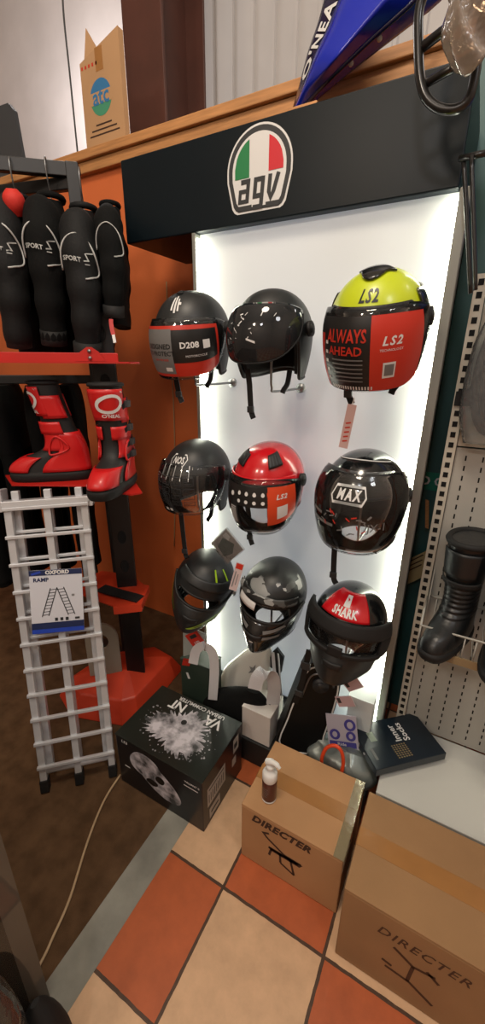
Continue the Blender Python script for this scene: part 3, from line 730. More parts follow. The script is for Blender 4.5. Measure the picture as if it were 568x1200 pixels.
def trousers(k, label, txt=False):
    c = RP + RD * k
    t = thing('riding_trousers', label, 'trousers', (c.x, c.y, 1.47), (0, 0, ROTJ), 'black trousers on the lower rail')
    w = Slices([(-.26, -.15, .15, 0, .045, 2.6), (-.1, -.15, .15, 0, .05, 2.6), (0, -.135, .135, 0, .038, 3), (.01, -.13, .13, 0, .03, 3)]); mb = MB(); w.mesh(mb, 30, 10); mb.build('waist', M_cloth, t)
    for s in (-1, 1):
        P = cat_curve([(s * .075, 0, -.2), (s * .080, .004, -.4), (s * .078, -.006, -.62), (s * .07, 0, -.88)], 5)
        MB().tube(P, [.070 - .018 * i / len(P) + .003 * sin(i * 2 + k * 30) for i in range(len(P))], 12, flat=.62).build('leg', M_cloth, t)
    if txt:
        q = MB(); F = frame((.158, .0, -.14), (0, .35, .94), (0, -.94, .35))
        q.text('ST', .085, lambda x, y: F(x, y), 0, shear=.3, bold=-.0); q.build('logo', M_grey, t)
    return t
tl = ['black trousers on the lower rail beside the rack post', 'black trousers hanging behind the heel of the left red boot', 'black trousers hanging behind the toe of the left red boot', 'black trousers with grey letters, at the left edge of photo']
for i, k in enumerate((.12, .24, .37, .50)): trousers(k, tl[i], i == 3)
# ================================================================ red boot display stand
M_rsh = mat('red_powder_coat', 'b51d14', .45, vary=.05, vscale=8)
M_rbr = mat('red_base_paint', 'c23a1e', .45, vary=.06, vscale=6)
BS = Vector((-1.235, 1.16, 0))
bs = thing('boot_display_stand', 'black slotted column with red shelves holding the red boots', 'display stand', BS)
col = MB(); col.box((0, 0, .88), (.085, .03, 1.72), Matrix.Rotation(.70, 3, 'Z'))
col.build('column', M_rack, bs, bevel=.003)
def wp(pts, z, th, nm, m, parent, bv=.003):
    return MB().prism([(x - BS.x, y - BS.y) for x, y in pts], lambda x, y, d=0: Vector((x, y, z - d)), th).build(nm, m, parent, bevel=bv)
F45 = Matrix.Rotation(.70, 3, 'Z')
for zz in (1.67, 1.50, 1.36, .86, .72):
    mb = MB(); mb.tube([F45 @ Vector((0, -.0155, 0)) + Vector((0, 0, zz)) + F45 @ Vector((.016 * cos(a), 0, .028 * sin(a))) for a in [i * pi / 10 for i in range(20)]], .003, 6, True)
    mb.poly([(.016 * cos(i * pi / 10), .028 * sin(i * pi / 10)) for i in range(20)], lambda x, y, d=0: F45 @ Vector((x, -.0158, y)) + Vector((0, 0, zz)))
    mb.build('slot', mat('slot_dark', '040404', .9), bs)
wp([(-1.62, .80), (-1.46, .74), (-1.22, .98), (-1.02, 1.07), (-1.02, 1.12), (-1.16, 1.17), (-1.40, 1.07), (-1.62, .86)], 1.572, .006, 'shelf', M_rsh, bs)
s1 = bar(Vector((-1.47, .80, 1.583)) - BS, Vector((-1.10, 1.10, 1.583)) - BS, .006, .034); s1.build('shelf_rim', M_rsh, bs, bevel=.002)
k = MB().prism([(-.05, 0), (.05, 0), (.03, .03), (.008, .045), (-.008, .045), (-.03, .03)], lambda x, y, d=0: Vector((-1.165, 1.035, 1.573)) - BS + Vector((.777, .63, 0)) * x + Vector((0, 0, y)) + Vector((-.63, .777, 0)) * d, .006)
bk = k.build('shelf_bracket', M_rsh, bs, bevel=.001)
for zz in (1.583, 1.605):
    b0 = Vector((-1.165, 1.035, zz)) - BS; MB().tube([b0, b0 + Vector((.63, -.777, 0)) * .006], .006, 10).build('bolt', M_steel, bk)
wp([(-1.60, .92), (-1.45, .85), (-1.20, .985), (-1.07, .975), (-.985, .985), (-.965, 1.02), (-1.16, 1.17), (-1.32, 1.18)], 1.140, .006, 'shelf', M_rsh, bs)
wp([(-1.46, 1.0), (-1.17, 1.005), (-1.09, 1.07), (-1.165, 1.20), (-1.29, 1.24), (-1.44, 1.20)], .615, .005, 'shelf', M_rbr, bs)
wp([(-1.165, 1.005), (-1.09, 1.07), (-1.165, 1.20), (-1.145, 1.205), (-1.07, 1.07), (-1.155, .995)], .617, .035, 'shelf_rim', M_rbr, bs, .001)
base = [(-1.56, .94), (-1.40, .88), (-1.15, .96), (-1.10, 1.02), (-1.13, 1.40), (-1.30, 1.42), (-1.54, 1.20)]
wb = MB()
ring0 = [Vector((x, y, 0)) - BS for x, y in base]; cen = Vector((-1.31, 1.17, 0)) - BS
ring1 = [cen + (p - cen) * .80 + Vector((0, 0, .10)) for p in ring0]; ring2 = [cen + (p - cen) * .25 + Vector((0, 0, .15)) for p in ring0]
n = len(base); wb.add(ring0 + ring1 + ring2, [(i, (i + 1) % n, n + (i + 1) % n, n + i) for i in range(n)] + [(n + i, n + (i + 1) % n, 2 * n + (i + 1) % n, 2 * n + i) for i in range(n)] + [tuple(2 * n + i for i in range(n))] + [tuple(reversed(range(n)))])
wb.build('base', M_rbr, bs, bevel=.006)
M_beige = mat('beige_metal', '8d8375', .5)
pts = []
for i in range(17): a = pi * i / 16; pts.append((.075 * cos(a), .28 + .09 * sin(a)))
pts += [(-.075, .08), (.075, .08)]
hole = [(.03 * cos(i * pi / 8), .27 + .04 * sin(i * pi / 8)) for i in range(16)]
FB = frame(Vector((-1.335, 1.06, .06)) - BS, (.77, .63, 0), (0, 0, 1))
pb = MB(); pb.poly(pts, FB, 0, [hole]); pb.build('bracket_plate', M_beige, bs, solid=.012)
bt = MB().strap(cat_curve([PZ(118, 689, .622), PZ(135, 694, .626), PZ(150, 698, .622), PZ(164, 702, .620)], 6), .055, .006, (-.5, .8, 0))
tag(bt.build('black_strap', M_rub), 'black webbing strap lying on the small red shelf', 'strap')
# ---- red motocross boots
M_boot = mat('boot_red', 'c4181a', .38, coat=.15); M_bblk = mat('boot_black', '151515', .6)
def mx_boot(label, loc, rz, side):
    t = thing('motocross_boot', label, 'boot', loc, (0, 0, rz), 'red motocross boots on the stand', .95); bsd = side
    S = Slices([(.0, -.205, .085, 0, .048, 3), (.02, -.21, .09, 0, .050, 3), (.055, -.205, .088, 0, .049, 2.6), (.085, -.165, .086, 0, .048, 2.4), (.115, -.090, .083, 0, .047, 2.3), (.15, -.068, .074, 0, .047, 2.3), (.20, -.068, .054, 0, .047, 2.3), (.26, -.074, .036, 0, .050, 2.3), (.32, -.088, .020, 0, .054, 2.3), (.375, -.096, .010, 0, .055, 2.3)])
    mb = MB(); S.mesh(mb, 40, 40); mb.build('upper', M_bblk, t)
    so = Slices([(-.004, -.21, .09, 0, .052, 3), (.008, -.216, .095, 0, .058, 3), (.030, -.215, .095, 0, .058, 3), (.036, -.20, .088, 0, .05, 3)]); mb = MB(); so.mesh(mb, 40, 6); mb.build('sole', M_rub, t)
    tc = MB(); S.patch(tc, pi * .62, pi * 1.38, .036, .094, .004, 20, 6); tc.build('toe_cap', M_boot, t, solid=.004, off=1)
    hp = MB(); S.patch(hp, -pi * .52, pi * .52, .036, .19, .004, 24, 10); hp.build('heel_shell', M_boot, t, solid=.004, off=1)
    sh = MB(); S.patch(sh, pi * .55, pi * 1.45, .255, .362, .005, 24, 8); sh.build('shin_plate', M_boot, t, solid=.004, off=1)
    for s in (1, -1):
        c = MB(); S.patch(c, s * pi * .20, s * pi * .66, .245, .33, .004, 10, 6); c.build('calf_plate', M_boot, t, solid=.004 * s, off=1)
        c = MB(); S.patch(c, s * pi * .42, s * pi * .92, .185, .232, .006, 12, 4); c.build('ankle_band', M_boot, t, solid=.004 * s, off=1)
        c = MB(); S.patch(c, s * pi * .48, s * pi * .80, .12, .20, .005, 6, 6); c.build('side_plate', M_boot, t, solid=.003 * s, off=1)
        c = MB(); c.tube(cat_curve([S(s * a * pi, z, .010) for a, z in ((.42, .13), (.52, .175), (.62, .165), (.66, .13), (.56, .105))], 4, True), .004, 6, True); c.build('ankle_guard', M_boot, t)
        if s > 0: continue
        q = MB(); f = lambda x, y, d=0: S(-pi * .86 - x * -1.5 / .056, .312 + y * 1.5, .0115)
        ring = [(.024 * cos(a) + .006 * sin(a), .019 * sin(a)) for a in [i * pi / 12 for i in range(24)]]
        q.stroke(ring, .007, f, 0, True); q.stroke([(-.022, -.016), (.03, .028)], .005, f); q.text("O'NEAL", .011, lambda x, y: f(x, y - .028), 0, bold=.02); q.build('logo', M_print, t)
    for z in (.115, .16, .215, .30):
        b = MB().strap([S(bsd * a * pi, z + .006 * i, .010) for i, a in enumerate((.62, .55, .48, .42, .36))], .018, .004, (0, 0, 1)); sb = b.build('buckle_strap', M_rub, t)
        p = S(bsd * .50 * pi, z + .01, .016); MB().box(p, (.034, .012, .024)).build('buckle', M_dgrey, sb, bevel=.002)
    MB().tube([S(a, .375, .001) for a in [i * pi / 16 for i in range(32)]], .007, 6, True).build('cuff', M_rub, t)
    return t
# ================================================================ folded loading ramp leaning on the stand
M_ramp = mat('ramp_aluminium', 'c6c8cb', .35, .35, bump=.08, bscale=200)
A0 = Vector((-1.196, .598, 0)); A1 = Vector((-1.02, .768, 0)); B0 = Vector((-1.335, .800, 1.10)); 
ux = (A1 - A0).normalized(); WR = .252; A1 = A0 + ux * WR; uz = (B0 - A0); uz = (uz - ux * uz.dot(ux)).normalized(); un = ux.cross(uz)     # un points to the viewer's side
if un.dot(-AF) < 0: un = -un
RL = 1.15
Mr = Matrix((ux, -un, uz)).transposed()
rp = thing('loading_ramp', 'folded silver aluminium loading ramp leaning in front of the boots', 'ramp', (0, 0, 0))
rp.matrix_world = Matrix.Translation(A0) @ Mr.to_4x4()
for lay, (yo, z0, z1, x0, x1) in enumerate(((0, .0, RL - .02, 0, WR), (.036, .03, RL + .02, .020, WR - .020))):
    for x in (x0, (x0 + x1) / 2, x1):
        r = MB().span((x - .0125, yo - .014, z0 + .03), (x + .0125, yo + .014, z1)).build('rail', M_ramp, rp, bevel=.003)
        if lay == 0: MB().span((x - .016, yo - .018, .0), (x + .016, yo + .018, .052)).build('rubber_foot', M_rub, r, bevel=.004)
    for i in range(5 if lay else 0, 11):
        z = .11 + i * .1 + (.012 if lay else 0)
        MB().span((x0 - .016, yo - .018 - .006, z - .006), (x1 + .016, yo - .010, z + .006)).build('rung', M_ramp, rp, bevel=.002)
MB().tube([(-.005, 0, .085), (WR + .005, 0, .085)], .014, 10).build('foot_bar', M_ramp, rp)
MB().span((-.018, -.02, RL - .035), (WR + .018, .06, RL - .012)).build('hinge_plate', M_ramp, rp, bevel=.003)
MB().span((-.03, -.012, RL - .05), (-.014, .07, RL + .03)).build('hinge_plate', M_ramp, rp, bevel=.003)
MB().span((WR + .014, -.012, RL - .05), (WR + .03, .07, RL + .03)).build('hinge_plate', M_ramp, rp, bevel=.003)
# product card tied to the ramp
cc = thing('ramp_card', 'white and blue product card fixed to the aluminium ramp', 'card', (0, 0, 0)); 
cc.matrix_world = rp.matrix_world @ Matrix.Translation((.128, -.032, .765)) @ Matrix.Rotation(.06, 4, 'Y')
M_navy = mat('navy_print', '17264f', .5); M_blue = mat('blue_print', '1c3fa8', .5); M_cardw = mat('card_white', 'c9ccd4', .5)
MB().span((-.088, -.001, -.118), (.088, .001, .118)).build('sheet', M_cardw, cc)
q = MB(); f = frame((0, -.0016, 0), (1, 0, 0), (0, 0, 1)); g = lift(f, .0005)
q.poly([(-.088, .098), (.088, .098), (.088, .118), (-.088, .118)], f, 0); q.poly([(-.088, -.118), (.088, -.118), (.088, -.102), (-.088, -.102)], f, 1); q.poly([(-.088, -.102), (.088, -.102), (.088, -.078), (-.088, -.078)], f, 0)
q.text('OXFORD', .019, lambda x, y: g(x + .005, y + .108), 2, bold=.05); q.stroke([(-.08, .104), (-.05, .112)], .008, g, 1)
q.text('RAMP', .020, lambda x, y: g(x - .050, y + .082), 0, bold=.03)
for s, x0, x1 in ((-1, -.02, -.052), (1, .002, .036)):
    q.stroke([(x0, .05), (x1, -.055)], .003, g, 3); q.stroke([(x0 + .022, .052), (x1 + .022, -.053)], .003, g, 3)
    for k in range(9): t_ = (k + .5) / 9; xx = x0 + (x1 - x0) * t_; yy = .05 - .105 * t_; q.stroke([(xx, yy), (xx + .022, yy + .002)], .002, g, 3)
for k in range(3): q.poly([(-.01 + k * .018, -.074), (0 + k * .018, -.074), (0 + k * .018, -.062), (-.01 + k * .018, -.062)], g, 3)
q.stroke([(.05, .02), (.05 + .01, .02)], .008, g, 4); q.stroke([(.058, -.068), (.074, -.068)], .008, g, 3)
q.build('print', [M_navy, M_blue, M_print, M_dgrey, M_grey], cc)
# boots on the shelf
mx_boot('red motocross boot in side view with its toe to the left on the red shelf', Vector((-1.345, 1.02, 1.144)), atan2(.20, .235), 1)
mx_boot('red motocross boot with its toe to the front at the right end of the shelf', Vector((-1.098, 1.05, 1.144)), radians(113), -1)
# small red and white tag hanging at the column
p = PY(130, 374, 1.12); mb = MB().strap(cat_curve([p, p + Vector((.003, -.004, -.02)), p + Vector((.012, -.008, -.05))], 4), .014, .003, (.8, .6, 0)); mb2 = tag(mb.build('red_strap_tag', M_rsh), 'small red and white strap tag hanging right of the jackets', 'tag')
q = Vector((.012, -.008, -.05)); MB().strap([p + q, p + q + Vector((.008, -.004, -.026))], .010, .003, (.8, .6, 0)).build('white_tip', M_print, mb2)
# ================================================================ cartons and boxes on the floor
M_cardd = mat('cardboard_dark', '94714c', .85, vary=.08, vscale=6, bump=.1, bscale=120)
def carton(label, x0, x1, y0, y1, h, m, group='brown cartons on the tiles'):
    t = thing('cardboard_box', label, 'box', ((x0 + x1) / 2, (y0 + y1) / 2, 0), (0, 0, 0), group)
    a, b = (x1 - x0) / 2, (y1 - y0) / 2
    MB().span((-a, -b, 0), (a, b, h - .006)).build('body', m, t, bevel=.004)
    g = .0015
    MB().span((-a, -b, h - .006), (a, -g, h)).build('flap', m, t, bevel=.002); MB().span((-a, g, h - .006), (a, b, h)).build('flap', m, t, bevel=.002)
    tp = MB().span((-a - .0008, -.027, h), (a + .0008, .027, h + .0008))
    for s in (-1, 1): tp.span((s * a, -.027, h - .075), (s * (a + .0012), .027, h + .0008))
    tp.build('tape', M_tape, t)
    return t, a, b, h
t, a, b, h = carton('brown cardboard box with a pump bottle standing on it', -.424, -.094, .778, 1.040, .25, M_card)
f = frame((0, -b - .0006, .125), (1, 0, 0), (0, 0, 1)); q = MB()
q.text('DIRECTER', .040, lambda x, y: f(x - .03, y + .090), 0, bold=.05, space=1.1, shear=.3)
for p in ([(-.06, .045), (.0, .012), (.055, .012)], [(-.055, .005), (.045, .005)], [(-.045, .005), (-.052, -.03)], [(-.015, .005), (-.012, -.035)], [(.02, .005), (.035, -.055)], [(-.012, -.035), (.035, -.055)], [(-.06, .045), (-.075, .06), (-.055, .07)]): q.stroke(p, .008, lambda x, y: f(x - .01, y - .01), 0)
q.poly([(-.055, .012), (.06, .012), (.05, -.004), (-.045, -.004)], lambda x, y: f(x - .01, y - .01), 0)
q.build('print', M_ink, t)
cl_t = clear_mat('clear_tape', 'd8cfae', .25, .8, bump=.2)
MB().span((a - .03, -b - .0006, h + .0004), (a + .001, b, h + .0012)).span((a, -b, h - .05), (a + .001, b, h + .0012)).build('clear_tape', cl_t, t)
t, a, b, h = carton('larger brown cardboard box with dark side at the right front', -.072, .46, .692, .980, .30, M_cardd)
f = frame((-.08, -b - .0006, .15), (1, 0, 0), (0, 0, 1)); q = MB()
q.text('DIRECTER', .042, lambda x, y: f(x + .01, y + .075), 0, bold=.01, space=1.15, shear=.3)
for p in ([(-.05, .05), (.0, .02), (.05, .03)], [(.0, .02), (-.005, -.05)], [(-.06, -.045), (.0, -.05), (.06, -.085)], [(-.045, -.03), (-.07, -.025)], [(.03, .035), (.06, .012)]): q.stroke(p, .009, lambda x, y: f(x + .0, y - .01), 0)
q.build('print', mat('faded_ink', '4a2e1a', .85), t)
# pump bottle
M_bot = mat('bottle_brown', '4a211c', .3, coat=.3)
p = PZ(315, 934, .252)
t = thing('pump_bottle', 'small brown pump bottle with white nozzle standing on the cardboard box', 'bottle', (p.x, p.y, .2512))
MB().lathe([(.020, 0), (.0235, .002), (.0235, .008)], n=28).build('base_ring', M_print, t)
MB().lathe([(.0235, .008), (.0238, .012), (.0238, .078), (.0225, .086)], n=28).build('body', M_bot, t)
MB().lathe([(.0225, .086), (.024, .090), (.024, .112), (.020, .120), (.012, .123), (.0115, .133)], n=28).build('shoulder', M_white, t)
nz = MB().lathe([(.012, .133), (.014, .136), (.012, .146), (.006, .148), (.006, .156)], n=20).tube(cat_curve([(-.012, 0, .152), (.005, -.001, .162), (.022, -.003, .163), (.034, -.005, .156)], 4), [.010] * 5 + [.008] * 5 + [.0055] * 3, 10); nz.build('pump', M_white, t)
q = MB()
for k in range(5): q.grid(lambda u, v: Vector((.0242 * sin(u), -.0242 * cos(u), v)), -.5, .1 + .1 * (k % 3), 5, .03 + k * .008, .032 + k * .008, 1)
q.build('print', M_lgrey, t)
# black helmet box
M_bbox = mat('box_black_print', '1c211c', .32, vary=.12, vscale=5); M_bbox2 = mat('box_dark_side', '15161a', .35)
hx0, hx1, hy0, hy1, hh = -.968, -.572, .772, 1.048, .25
t = thing('helmet_box', 'large black helmet box with white splash print on its lid', 'box', ((hx0 + hx1) / 2, (hy0 + hy1) / 2, 0), (0, 0, 0)); a, b = (hx1 - hx0) / 2, (hy1 - hy0) / 2
MB().span((-a, -b, 0), (a, b, hh - .004)).build('body', M_bbox2, t, bevel=.003)
MB().span((-a - .002, -b - .002, hh - .004), (a + .002, b + .002, hh)).build('lid', M_bbox, t, bevel=.0015)
f = frame((0, 0, hh + .0005), (-1, 0, 0), (0, -1, 0)); q = MB()      # lid print reads from the wall side
for s_, x in (('V', -.118), ('A', -.083), ('N', .058), ('T', .090)): q.text(s_, .062, lambda X, Y: f(X + x + 0, Y - .085), 0, bold=.02)
q.text('URBAN COMMUTER', .024, lambda x, y: f(x - .02, y - .120), 0, bold=.015)
rr = random.Random(3)
q.build('lettering', M_print, t)
def splash_mat():
    m = mat('splash_grey', '8f8d90', .5); nt = m.node_tree; b_ = nt.nodes['Principled BSDF']; N = nt.nodes.new
    tc = N('ShaderNodeTexCoord'); n = N('ShaderNodeTexNoise'); n.inputs['Scale'].default_value = 22; n.inputs['Detail'].default_value = 8; nt.links.new(tc.outputs['Object'], n.inputs['Vector'])
    r = N('ShaderNodeValToRGB'); e = r.color_ramp.elements; e[0].position = .36; e[0].color = (*lin('3c3d3e'), 1); e[1].position = .62; e[1].color = (*lin('c4c0c6'), 1)
    nt.links.new(n.outputs['Fac'], r.inputs[0]); nt.links.new(r.outputs[0], b_.inputs['Base Color']); return m
M_spl = splash_mat()
q = MB(); out = []
for i in range(110):
    an = 2 * pi * i / 110; r = .105 + .018 * sin(3 * an + 1) + rr.uniform(-.022, .022)
    out.append((r * cos(an) * 1.15, r * sin(an) * .80 + .012))
g = lift(f, .0004); q.poly(out, g, 0)
for i in range(90):
    an = rr.uniform(0, 2 * pi); r = rr.uniform(.11, .155); x, y = r * cos(an) * 1.1, r * sin(an) * .78 + .012; s_ = rr.uniform(.001, .004)
    if y < -.055: continue
    q.poly([(x + s_ * cos(k * pi / 3), y + s_ * sin(k * pi / 3)) for k in range(6)], g, 0)
q.poly([(.0 + .012 * cos(k * pi / 8), -.028 + .012 * sin(k * pi / 8)) for k in range(16)], lift(g, .0005), 1)
q.build('splash_print', [M_spl, M_lblk], t)
f = frame((0, -b - .0006, hh / 2), (1, 0, 0), (0, 0, 1)); q = MB(); g = lift(f, .0005); rr = random.Random(8)
hel = [(.07 * cos(an) * (1 + .08 * sin(2 * an)), .062 * sin(an)) for an in [i * pi / 20 for i in range(40)]]
rot_ = lambda x, y, a_, ox, oy: (x * cos(a_) - y * sin(a_) + ox, x * sin(a_) + y * cos(a_) + oy)
q.poly([rot_(x * 1.65, y * .95, -.55, -.005, .0) for x, y in hel], f, 0); q.poly([rot_(x * 1.05, y * .95, 0, -.060, .040) for x, y in hel], lift(f, .0002), 0)
q.poly([(x * .30 + .01, y * .3 + .01) for x, y in hel], lift(f, .0006), 1); q.poly([(x * .4 - .03, y * .25 - .025) for x, y in hel], lift(f, .0006), 1); q.poly([(x * .28 + .055, y * .3 - .01) for x, y in hel], lift(f, .0007), 0)
q.build('photo_print', [M_spl, M_lblk], t)
q = MB(); q.text('LS2', .018, lambda x, y: f(x - .155, y + .105), 0, bold=.03, shear=.2, space=1.2); q.text('VALIANT II', .013, lambda x, y: f(x + .155, y + .085), 0, bold=.02)
q.stroke([(-.165, -.02), (-.14, -.02)], .006, f, 0); q.stroke([(.12, .066), (.18, .066)], .004, f, 0); q.build('lettering', M_print, t)
f = frame((a + .0006, 0, hh / 2), (0, 1, 0), (0, 0, 1)); q = MB(); g = lift(f, .0005)
M_lab = mat('label_paper', 'b0aba2', .6)
q.poly([(-.11, -.035), (.01, -.035), (.01, .055), (-.11, .055)], f, 0); q.poly([(-.10, -.105), (-.03, -.105), (-.03, -.055), (-.10, -.055)], f, 0); q.poly([(.07, .03), (.11, .03), (.11, .10), (.07, .10)], f, 0); q.poly([(.06, -.03), (.09, -.03), (.09, .01), (.06, .01)], f, 0)
for k in range(9): q.stroke([(-.10 + k * .012, -.02), (-.10 + k * .012, .02)], .004, g, 1)
q.stroke([(-.10, .04), (0, .04)], .006, g, 1); q.poly([(.075, .05), (.10, .05), (.10, .075), (.075, .075)], g, 1); q.stroke([(-.09, -.08), (-.04, -.08)], .01, g, 1)
q.build('side_label', [M_lab, M_dgrey], t)
# ================================================================ items on the plinth
PZ0 = .12
M_paper = mat('white_paper_box', 'cfc9c2', .7, vary=.04, vscale=6); M_strip = mat('white_strip', 'c9c9cb', .5)
M_olive = mat('dark_green_card', '2c3a30', .5)
def simple_box(name, label, cat, x0, x1, y0, y1, z0, z1, m, rz=0):
    t = thing(name, label, cat, ((x0 + x1) / 2, (y0 + y1) / 2, z0), (0, 0, rz))
    a, b, hgt = (x1 - x0) / 2, (y1 - y0) / 2, z1 - z0
    MB().span((-a, -b, 0), (a, b, hgt - .003)).build('body', m, t, bevel=.002)
    MB().span((-a - .001, -b - .001, hgt - .003), (a + .001, b + .001, hgt)).build('lid', m, t, bevel=.001)
    return t, a, b, hgt
t, a, b, hgt = simple_box('white_box', 'white cardboard box with slotted lid behind the black helmet box', 'box', -.600, -.475, 1.10, 1.225, PZ0, .275, M_paper)
MB().span((-.03, -.004, hgt), (.035, .004, hgt + .0012)).build('slot', M_dgrey, t)
t, a, b, hgt = simple_box('green_box', 'dark green box standing behind the black helmet box', 'box', -.915, -.76, 1.115, 1.20, PZ0, .375, M_olive, .05)
q = MB(); f = frame((0, -b - .0005, .2), (1, 0, 0), (0, 0, 1)); q.poly([(-.07, .02), (-.03, .03), (-.02, .07), (-.06, .06)], f, 0); q.stroke([(-.045, -.01), (-.035, -.04)], .012, f, 1); q.build('print', [M_lred, M_print], t)
def curl(label, pts, w, side):
    P = cat_curve(pts, 8)
    o = MB().strap(P, w, .0015, side).build('curled_strip', M_strip)
    for f_ in o.data.polygons: f_.use_smooth = False
    tag(o, label, 'strip', 'curled white strips over the boxes')
P = lambda x, y, Y: PY(x, y, Y)
curl('curled white plastic strip arching over the dark green box', [P(249, 820, 1.095), P(251, 786, 1.095), P(249, 766, 1.09), P(240, 757, 1.075), P(230, 762, 1.06), P(226, 778, 1.05)], .038, (1, .45, 0))
curl('curled white plastic strip arching over the white slotted box', [P(318, 838, 1.17), P(321, 808, 1.16), P(319, 793, 1.15), P(311, 787, 1.125), P(302, 794, 1.10), P(298, 808, 1.085)], .052, (1, .45, 0))
# glossy white fairing / helmet bag
M_foil = mat('white_glossy_plastic', 'c8c6be', .22, coat=.4, bump=.5, bscale=14)
p = Vector((-.685, 1.245, PZ0))
S = Slices([(0, -.10, .12, 0, .05, 2.4), (.08, -.115, .13, 0, .055, 2.2), (.16, -.10, .125, .005, .05, 2.2), (.24, -.055, .11, .01, .042, 2), (.31, -.01, .10, .012, .032, 2), (.36, .04, .09, .015, .02, 2), (.38, .06, .08, .016, .01, 2)])
mb = MB(); S.mesh(mb, 36, 26); rr = random.Random(12)
o = tag(mb.build('glossy_white_bag', M_foil), 'glossy white plastic bag with grey star leaning on the lit panel', 'bag', loc=p, rot=(0, .12, 0))
q = MB(); F = lambda x, y, d=0: S(-pi / 2 + (x + .0) / .10, .25 + y, .003)
star = []
for i in range(10): an = pi / 2 + i * pi / 5; r = .030 if i % 2 == 0 else .012; star.append((r * cos(an) + .02, r * sin(an)))
q.poly(star, F); q.build('star_print', M_lgrey, o)
S2 = Slices([(0, -.13, .13, 0, .045, 2.4), (.06, -.14, .15, 0, .05, 2.3), (.12, -.10, .16, 0, .045, 2.2), (.17, -.02, .15, 0, .03, 2), (.20, .06, .12, 0, .015, 2)])
mb = MB(); S2.mesh(mb, 32, 16); tag(mb.build('black_fabric_pouch', M_cloth), 'black fabric pouch lying in front of the glossy white bag', 'pouch', loc=(-.67, 1.145, PZ0), rot=(0, 0, .1))
q = MB(); q.prism([(-.035, -.05), (.03, -.06), (.038, .02), (.005, .055), (-.012, .03)], frame((0, 0, 0), (1, 0, 0), (0, 0, 1)), .012)
p = PY(322, 772, 1.25); tag(q.build('black_wedge', M_black, bevel=.003), 'small black wedge of plastic below the camouflage helmet', 'plastic part', loc=p)
q = MB().strap([PY(329, 838, 1.235), PY(325, 800, 1.24), PY(322, 765, 1.245)], .035, .002, (1, 0, 0)); o = tag(q.build('striped_hang_card', M_strip), 'tall white card with black stripe below the camouflage helmet', 'card')
q = MB().strap([PY(330, 838, 1.232) , PY(326, 800, 1.237), PY(323, 765, 1.242)], .012, .001, (1, 0, 0)); q.build('black_stripe', M_lblk, o)
# black protector bag with zip
prof = [(-.085, 0), (.075, 0), (.085, .10), (.100, .25), (.098, .36), (.070, .41), (.02, .425), (-.03, .40), (-.052, .30), (-.075, .15)]
prof = [(v.x, v.y) for v in cat_curve([(x, y, 0) for x, y in prof], 4, True)]
t = thing('black_zip_bag', 'tall black bag with zip and white piping below the red goggle helmet', 'bag', (-.375, 1.165, PZ0 + .012), (-.08, .10, .35))
q = MB().prism(prof, lambda x, y, d=0: Vector((x, d - .045, y)), .09); q.build('body', mat('bag_black', '0c0d0d', .5, spec=.3), t, bevel=.022, segs=4)
def inset(k): return [Vector((x * k + .004, -.046, (y - .2) * (k + .01) + .2)) for x, y in prof]
MB().tube(inset(.90), .003, 6, True).build('piping', M_print, t)
MB().tube([Vector((x * .68 + .01, -.047, (y - .2) * .72 + .215)) for x, y in prof[16:34]], .0035, 6).build('zip', M_steel, t)
mb = MB().tube([(.03, -.044, .33), (.03, -.054, .33)], .030, 24).tube([(.03, -.054, .33), (.03, -.058, .33)], .017, 20); mb.build('valve', M_dgrey, t)
MB().box((.045, -.05, .385), (.045, .010, .035)).build('buckle', M_steel, t, bevel=.003)
# strap that hangs from the goggle helmet
q = MB().strap(cat_curve([PY(362, 762, 1.10), PY(357, 785, 1.11), PY(352, 806, 1.12), PY(346, 824, 1.13)], 4), .02, .005, (1, .2, 0)); o = tag(q.build('goggle_strap', M_rub), 'black buckled strap hanging left of the red goggle helmet', 'strap')
MB().box(PY(358, 780, 1.104), (.034, .012, .030)).build('buckle', M_dgrey, o, bevel=.002); MB().box(PY(350, 812, 1.12), (.03, .012, .024)).build('buckle', M_dgrey, o, bevel=.002)
# leaflet, small cards, small white box
M_purp = mat('purple_print', '4a4796', .5)
t, a, b, hgt = simple_box('white_box', 'narrow white box against the lower right corner of the lit panel', 'box', -.215, -.125, 1.235, 1.31, PZ0, .40, mat('white_box_cool', 'd2d8d6', .6))
mtx = thing('leaflet', 'white and purple leaflet standing behind the silver bag', 'leaflet', (-.196, 1.165, .20), (-.12, -.18, .2))
MB().span((-.055, -.001, 0), (.055, .001, .155)).build('sheet', mat('leaflet_paper', 'b9b6c2', .6), mtx)
q = MB(); f = frame((0, -.0016, .08), (1, 0, 0), (0, 0, 1))
for cx, cy, r in ((-.028, -.01, .018), (.03, .035, .020), (.03, -.012, .016)): q.stroke([(cx + r * .8 * cos(i * pi / 8), cy + r * sin(i * pi / 8)) for i in range(16)], .010, f, 0, True)
q.poly([(-.05, -.062), (.048, -.062), (.048, -.038), (-.05, -.038)], f, 0); q.text('Ride', .018, lambda x, y: lift(f, .0005)(x - .005, y - .05), 1, bold=.02)
q.build('print', [M_purp, M_print], mtx)
for px, py, rz, lb in ((404, 822, .5, 'small pink price card in front of the purple leaflet, lower one'), (413, 802, .75, 'small pink price card above the purple leaflet, upper one')):
    q = MB().box((0, 0, 0), (.062, .002, .042)); o = tag(q.build('price_card', mat('pink_card', 'bfa3a6', .6)), lb, 'price card', 'pink price cards', PY(px, py, 1.14), (0, -rz, 0))
    MB().box((-.02, -.0016, .006), (.012, .001, .02)).build('print', M_dgrey, o)
